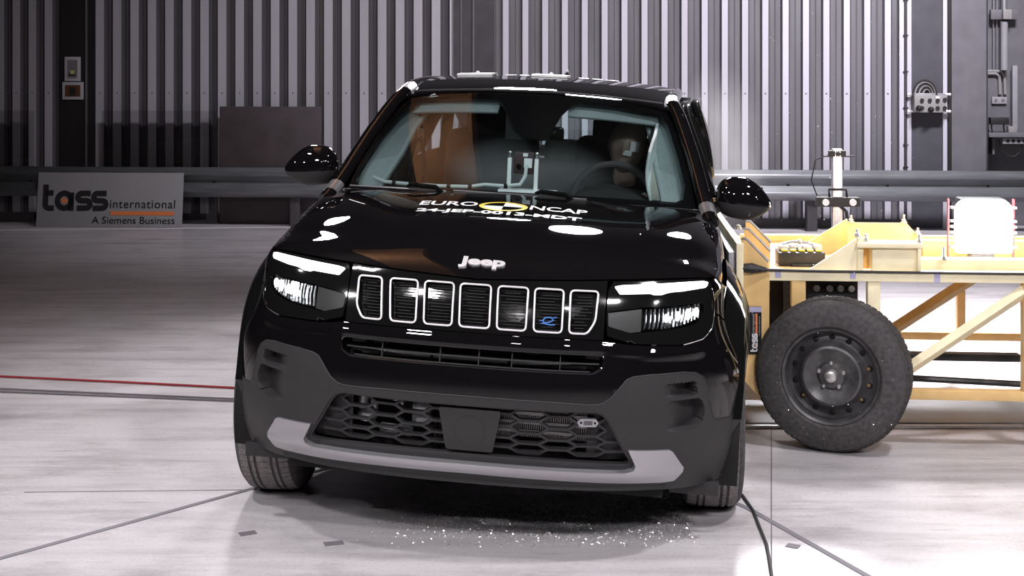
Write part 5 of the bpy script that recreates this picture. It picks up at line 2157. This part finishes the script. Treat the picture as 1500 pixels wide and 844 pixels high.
strip('floor_tape', [(-1.80, 4.14, 0), (-1.629, 4.296, 0), (-.934, 5.06, 0), (-.70, 5.31, 0)], .022, M['tape2'], 'straight grey floor tape leading to the left front tyre', 'tape')
strip('floor_tape', [(.75, 4.95, 0), (.837, 4.797, 0), (1.09, 4.148, 0), (1.18, 3.9, 0)], .022, M['tape2'], 'grey floor tape running from the right front tyre to the lower edge', 'tape')
struct(MB().box((.996, 5.185, .0006), (.0045, 2.10, .0012), Matrix.Translation((.996, 5.185, 0)) @ Matrix.Rotation(-math.atan2(.398, 2.074), 4, 'Z') @ Matrix.Translation((-.996, -5.185, 0))).build('floor_joint', M['greycord'], smooth=0))
struct(MB().box((-1.3, 5.0, .0006), (1.0, .006, .0012), Matrix.Translation((-1.3, 5.0, 0)) @ Matrix.Rotation(math.radians(2), 4, 'Z') @ Matrix.Translation((1.3, -5.0, 0))).build('floor_scratch', M['greycord'], smooth=0))
for pts, lab in (([(-.912, 4.52, 0), (-.862, 4.545, 0)], 'small dark tape patch on the floor in front of the left front tyre'), ([(-.615, 4.425, 0), (-.555, 4.445, 0)], 'short dark scuff patch on the floor in front of the bumper, left of centre'), ([(.90, 4.42, 0), (.935, 4.40, 0)], 'short dark scuff patch on the floor beside the dark cable')):
    strip('floor_patch', pts, .035, M['greycord'], lab, 'patch')
# thin white line on the floor along the foot of the wall
struct(MB().box((-3.77, 13.60, .002), (4.6, .03, .003), Matrix.Translation((-3.77, 13.60, 0)) @ Matrix.Rotation(math.radians(5.5), 4, 'Z') @ Matrix.Translation((3.77, -13.60, 0))).build('floor_line', M['lw'], smooth=0))

# glass fragments on the floor under the nose, and flying by the trolley
M['shard'] = mat('glass_fragment', (0.95, 0.94, 0.95), .32, .8)
rr = random.Random(11)


def shards(name, pts, label, smin, smax):
    mb = MB()
    for p in pts:
        s = smin + (smax - smin) * rr.random() ** 2
        a = rr.random() * 6.28
        q = Matrix.Translation(p) @ Matrix.Rotation(a, 4, 'Z') @ Matrix.Rotation(rr.random() * .8, 4, 'X')
        mb.mesh([(-s, -s * .6, 0), (s, -s * .7, 0), (s * .5, s, 0), (0, 0, s * .9)], [(0, 1, 2), (0, 3, 1), (1, 3, 2), (2, 3, 0)], q)
    o = mb.build(name, M['shard'], smooth=0)
    tag(o, label, 'glass fragments', kind='stuff')


pts = []
for i in range(8000):
    x = rr.gauss(.24, .30)
    y = rr.gauss(4.70, .15)
    if -.55 < x < .62 and 4.40 < y < 5.2:
        pts.append((x, y, .0008))
shards('glass_crumbs', pts, 'glittering crumbs of glass scattered on the floor under the front bumper', .0012, .0046)
pts = []
for i in range(300):
    px, py, y = rr.uniform(1080, 1340), rr.uniform(0, 660), rr.uniform(4.9, 5.35)
    if rr.random() < .25:
        px = max(1075, rr.gauss(1180, 60))
    pts.append(((px - 750) / 1978 * y, y, max(.01, CAM_H - (py - 112) / 1978 * y)))
shards('flying_glass', pts, 'tiny bright glass splinters flying through the air between car and trolley', .0008, .0026)

# ================================================================== airbag smoke in the cabin and dust at the struck door


def smoke(name, loc, size, dens, label, M0=None, seed=0.0):
    m = bpy.data.materials.new(name)
    m.use_nodes = True
    nt = m.node_tree
    nt.nodes.clear()
    out = nt.nodes.new('ShaderNodeOutputMaterial')
    vs = nt.nodes.new('ShaderNodeVolumeScatter')
    vs.inputs['Color'].default_value = (.93, .90, .93, 1)
    tc = nt.nodes.new('ShaderNodeTexCoord')
    ln = nt.nodes.new('ShaderNodeVectorMath')
    ln.operation = 'LENGTH'
    mr = nt.nodes.new('ShaderNodeMapRange')
    mr.inputs['From Min'].default_value = .95
    mr.inputs['From Max'].default_value = .15
    no = nt.nodes.new('ShaderNodeTexNoise')
    no.inputs['Scale'].default_value = 2.2
    no.inputs['Detail'].default_value = 3
    mp = nt.nodes.new('ShaderNodeMapping')
    mp.inputs['Location'].default_value = (seed, seed, 0)
    a = nt.nodes.new('ShaderNodeMath')
    a.operation = 'MULTIPLY'
    b = nt.nodes.new('ShaderNodeMath')
    b.operation = 'MULTIPLY'
    b.inputs[1].default_value = dens
    nt.links.new(tc.outputs['Object'], ln.inputs[0])
    nt.links.new(ln.outputs['Value'], mr.inputs[0])
    nt.links.new(tc.outputs['Object'], mp.inputs[0])
    nt.links.new(mp.outputs[0], no.inputs['Vector'])
    nt.links.new(mr.outputs[0], a.inputs[0])
    nt.links.new(no.outputs[0], a.inputs[1])
    nt.links.new(a.outputs[0], b.inputs[0])
    nt.links.new(b.outputs[0], vs.inputs['Density'])
    nt.links.new(vs.outputs[0], out.inputs['Volume'])
    o = MB().ball((0, 0, 0), 1.0, u=20, v=12).build(name, m)
    o.matrix_world = (M0 or Matrix()) @ Matrix.Translation(loc) @ Matrix.Diagonal((*size, 1))
    tag(o, label, 'smoke', kind='stuff')


smoke('cabin_smoke', (-.02, .98, 1.10), (.42, .28, .17), 9.0, 'thin grey airbag smoke hanging over the dashboard behind the windscreen', CAR_M)
smoke('dust_cloud', (1.02, 6.7, 1.12), (.26, .5, .52), 1.9, 'faint dust cloud rising beside the struck door behind the mirror', seed=3.0)
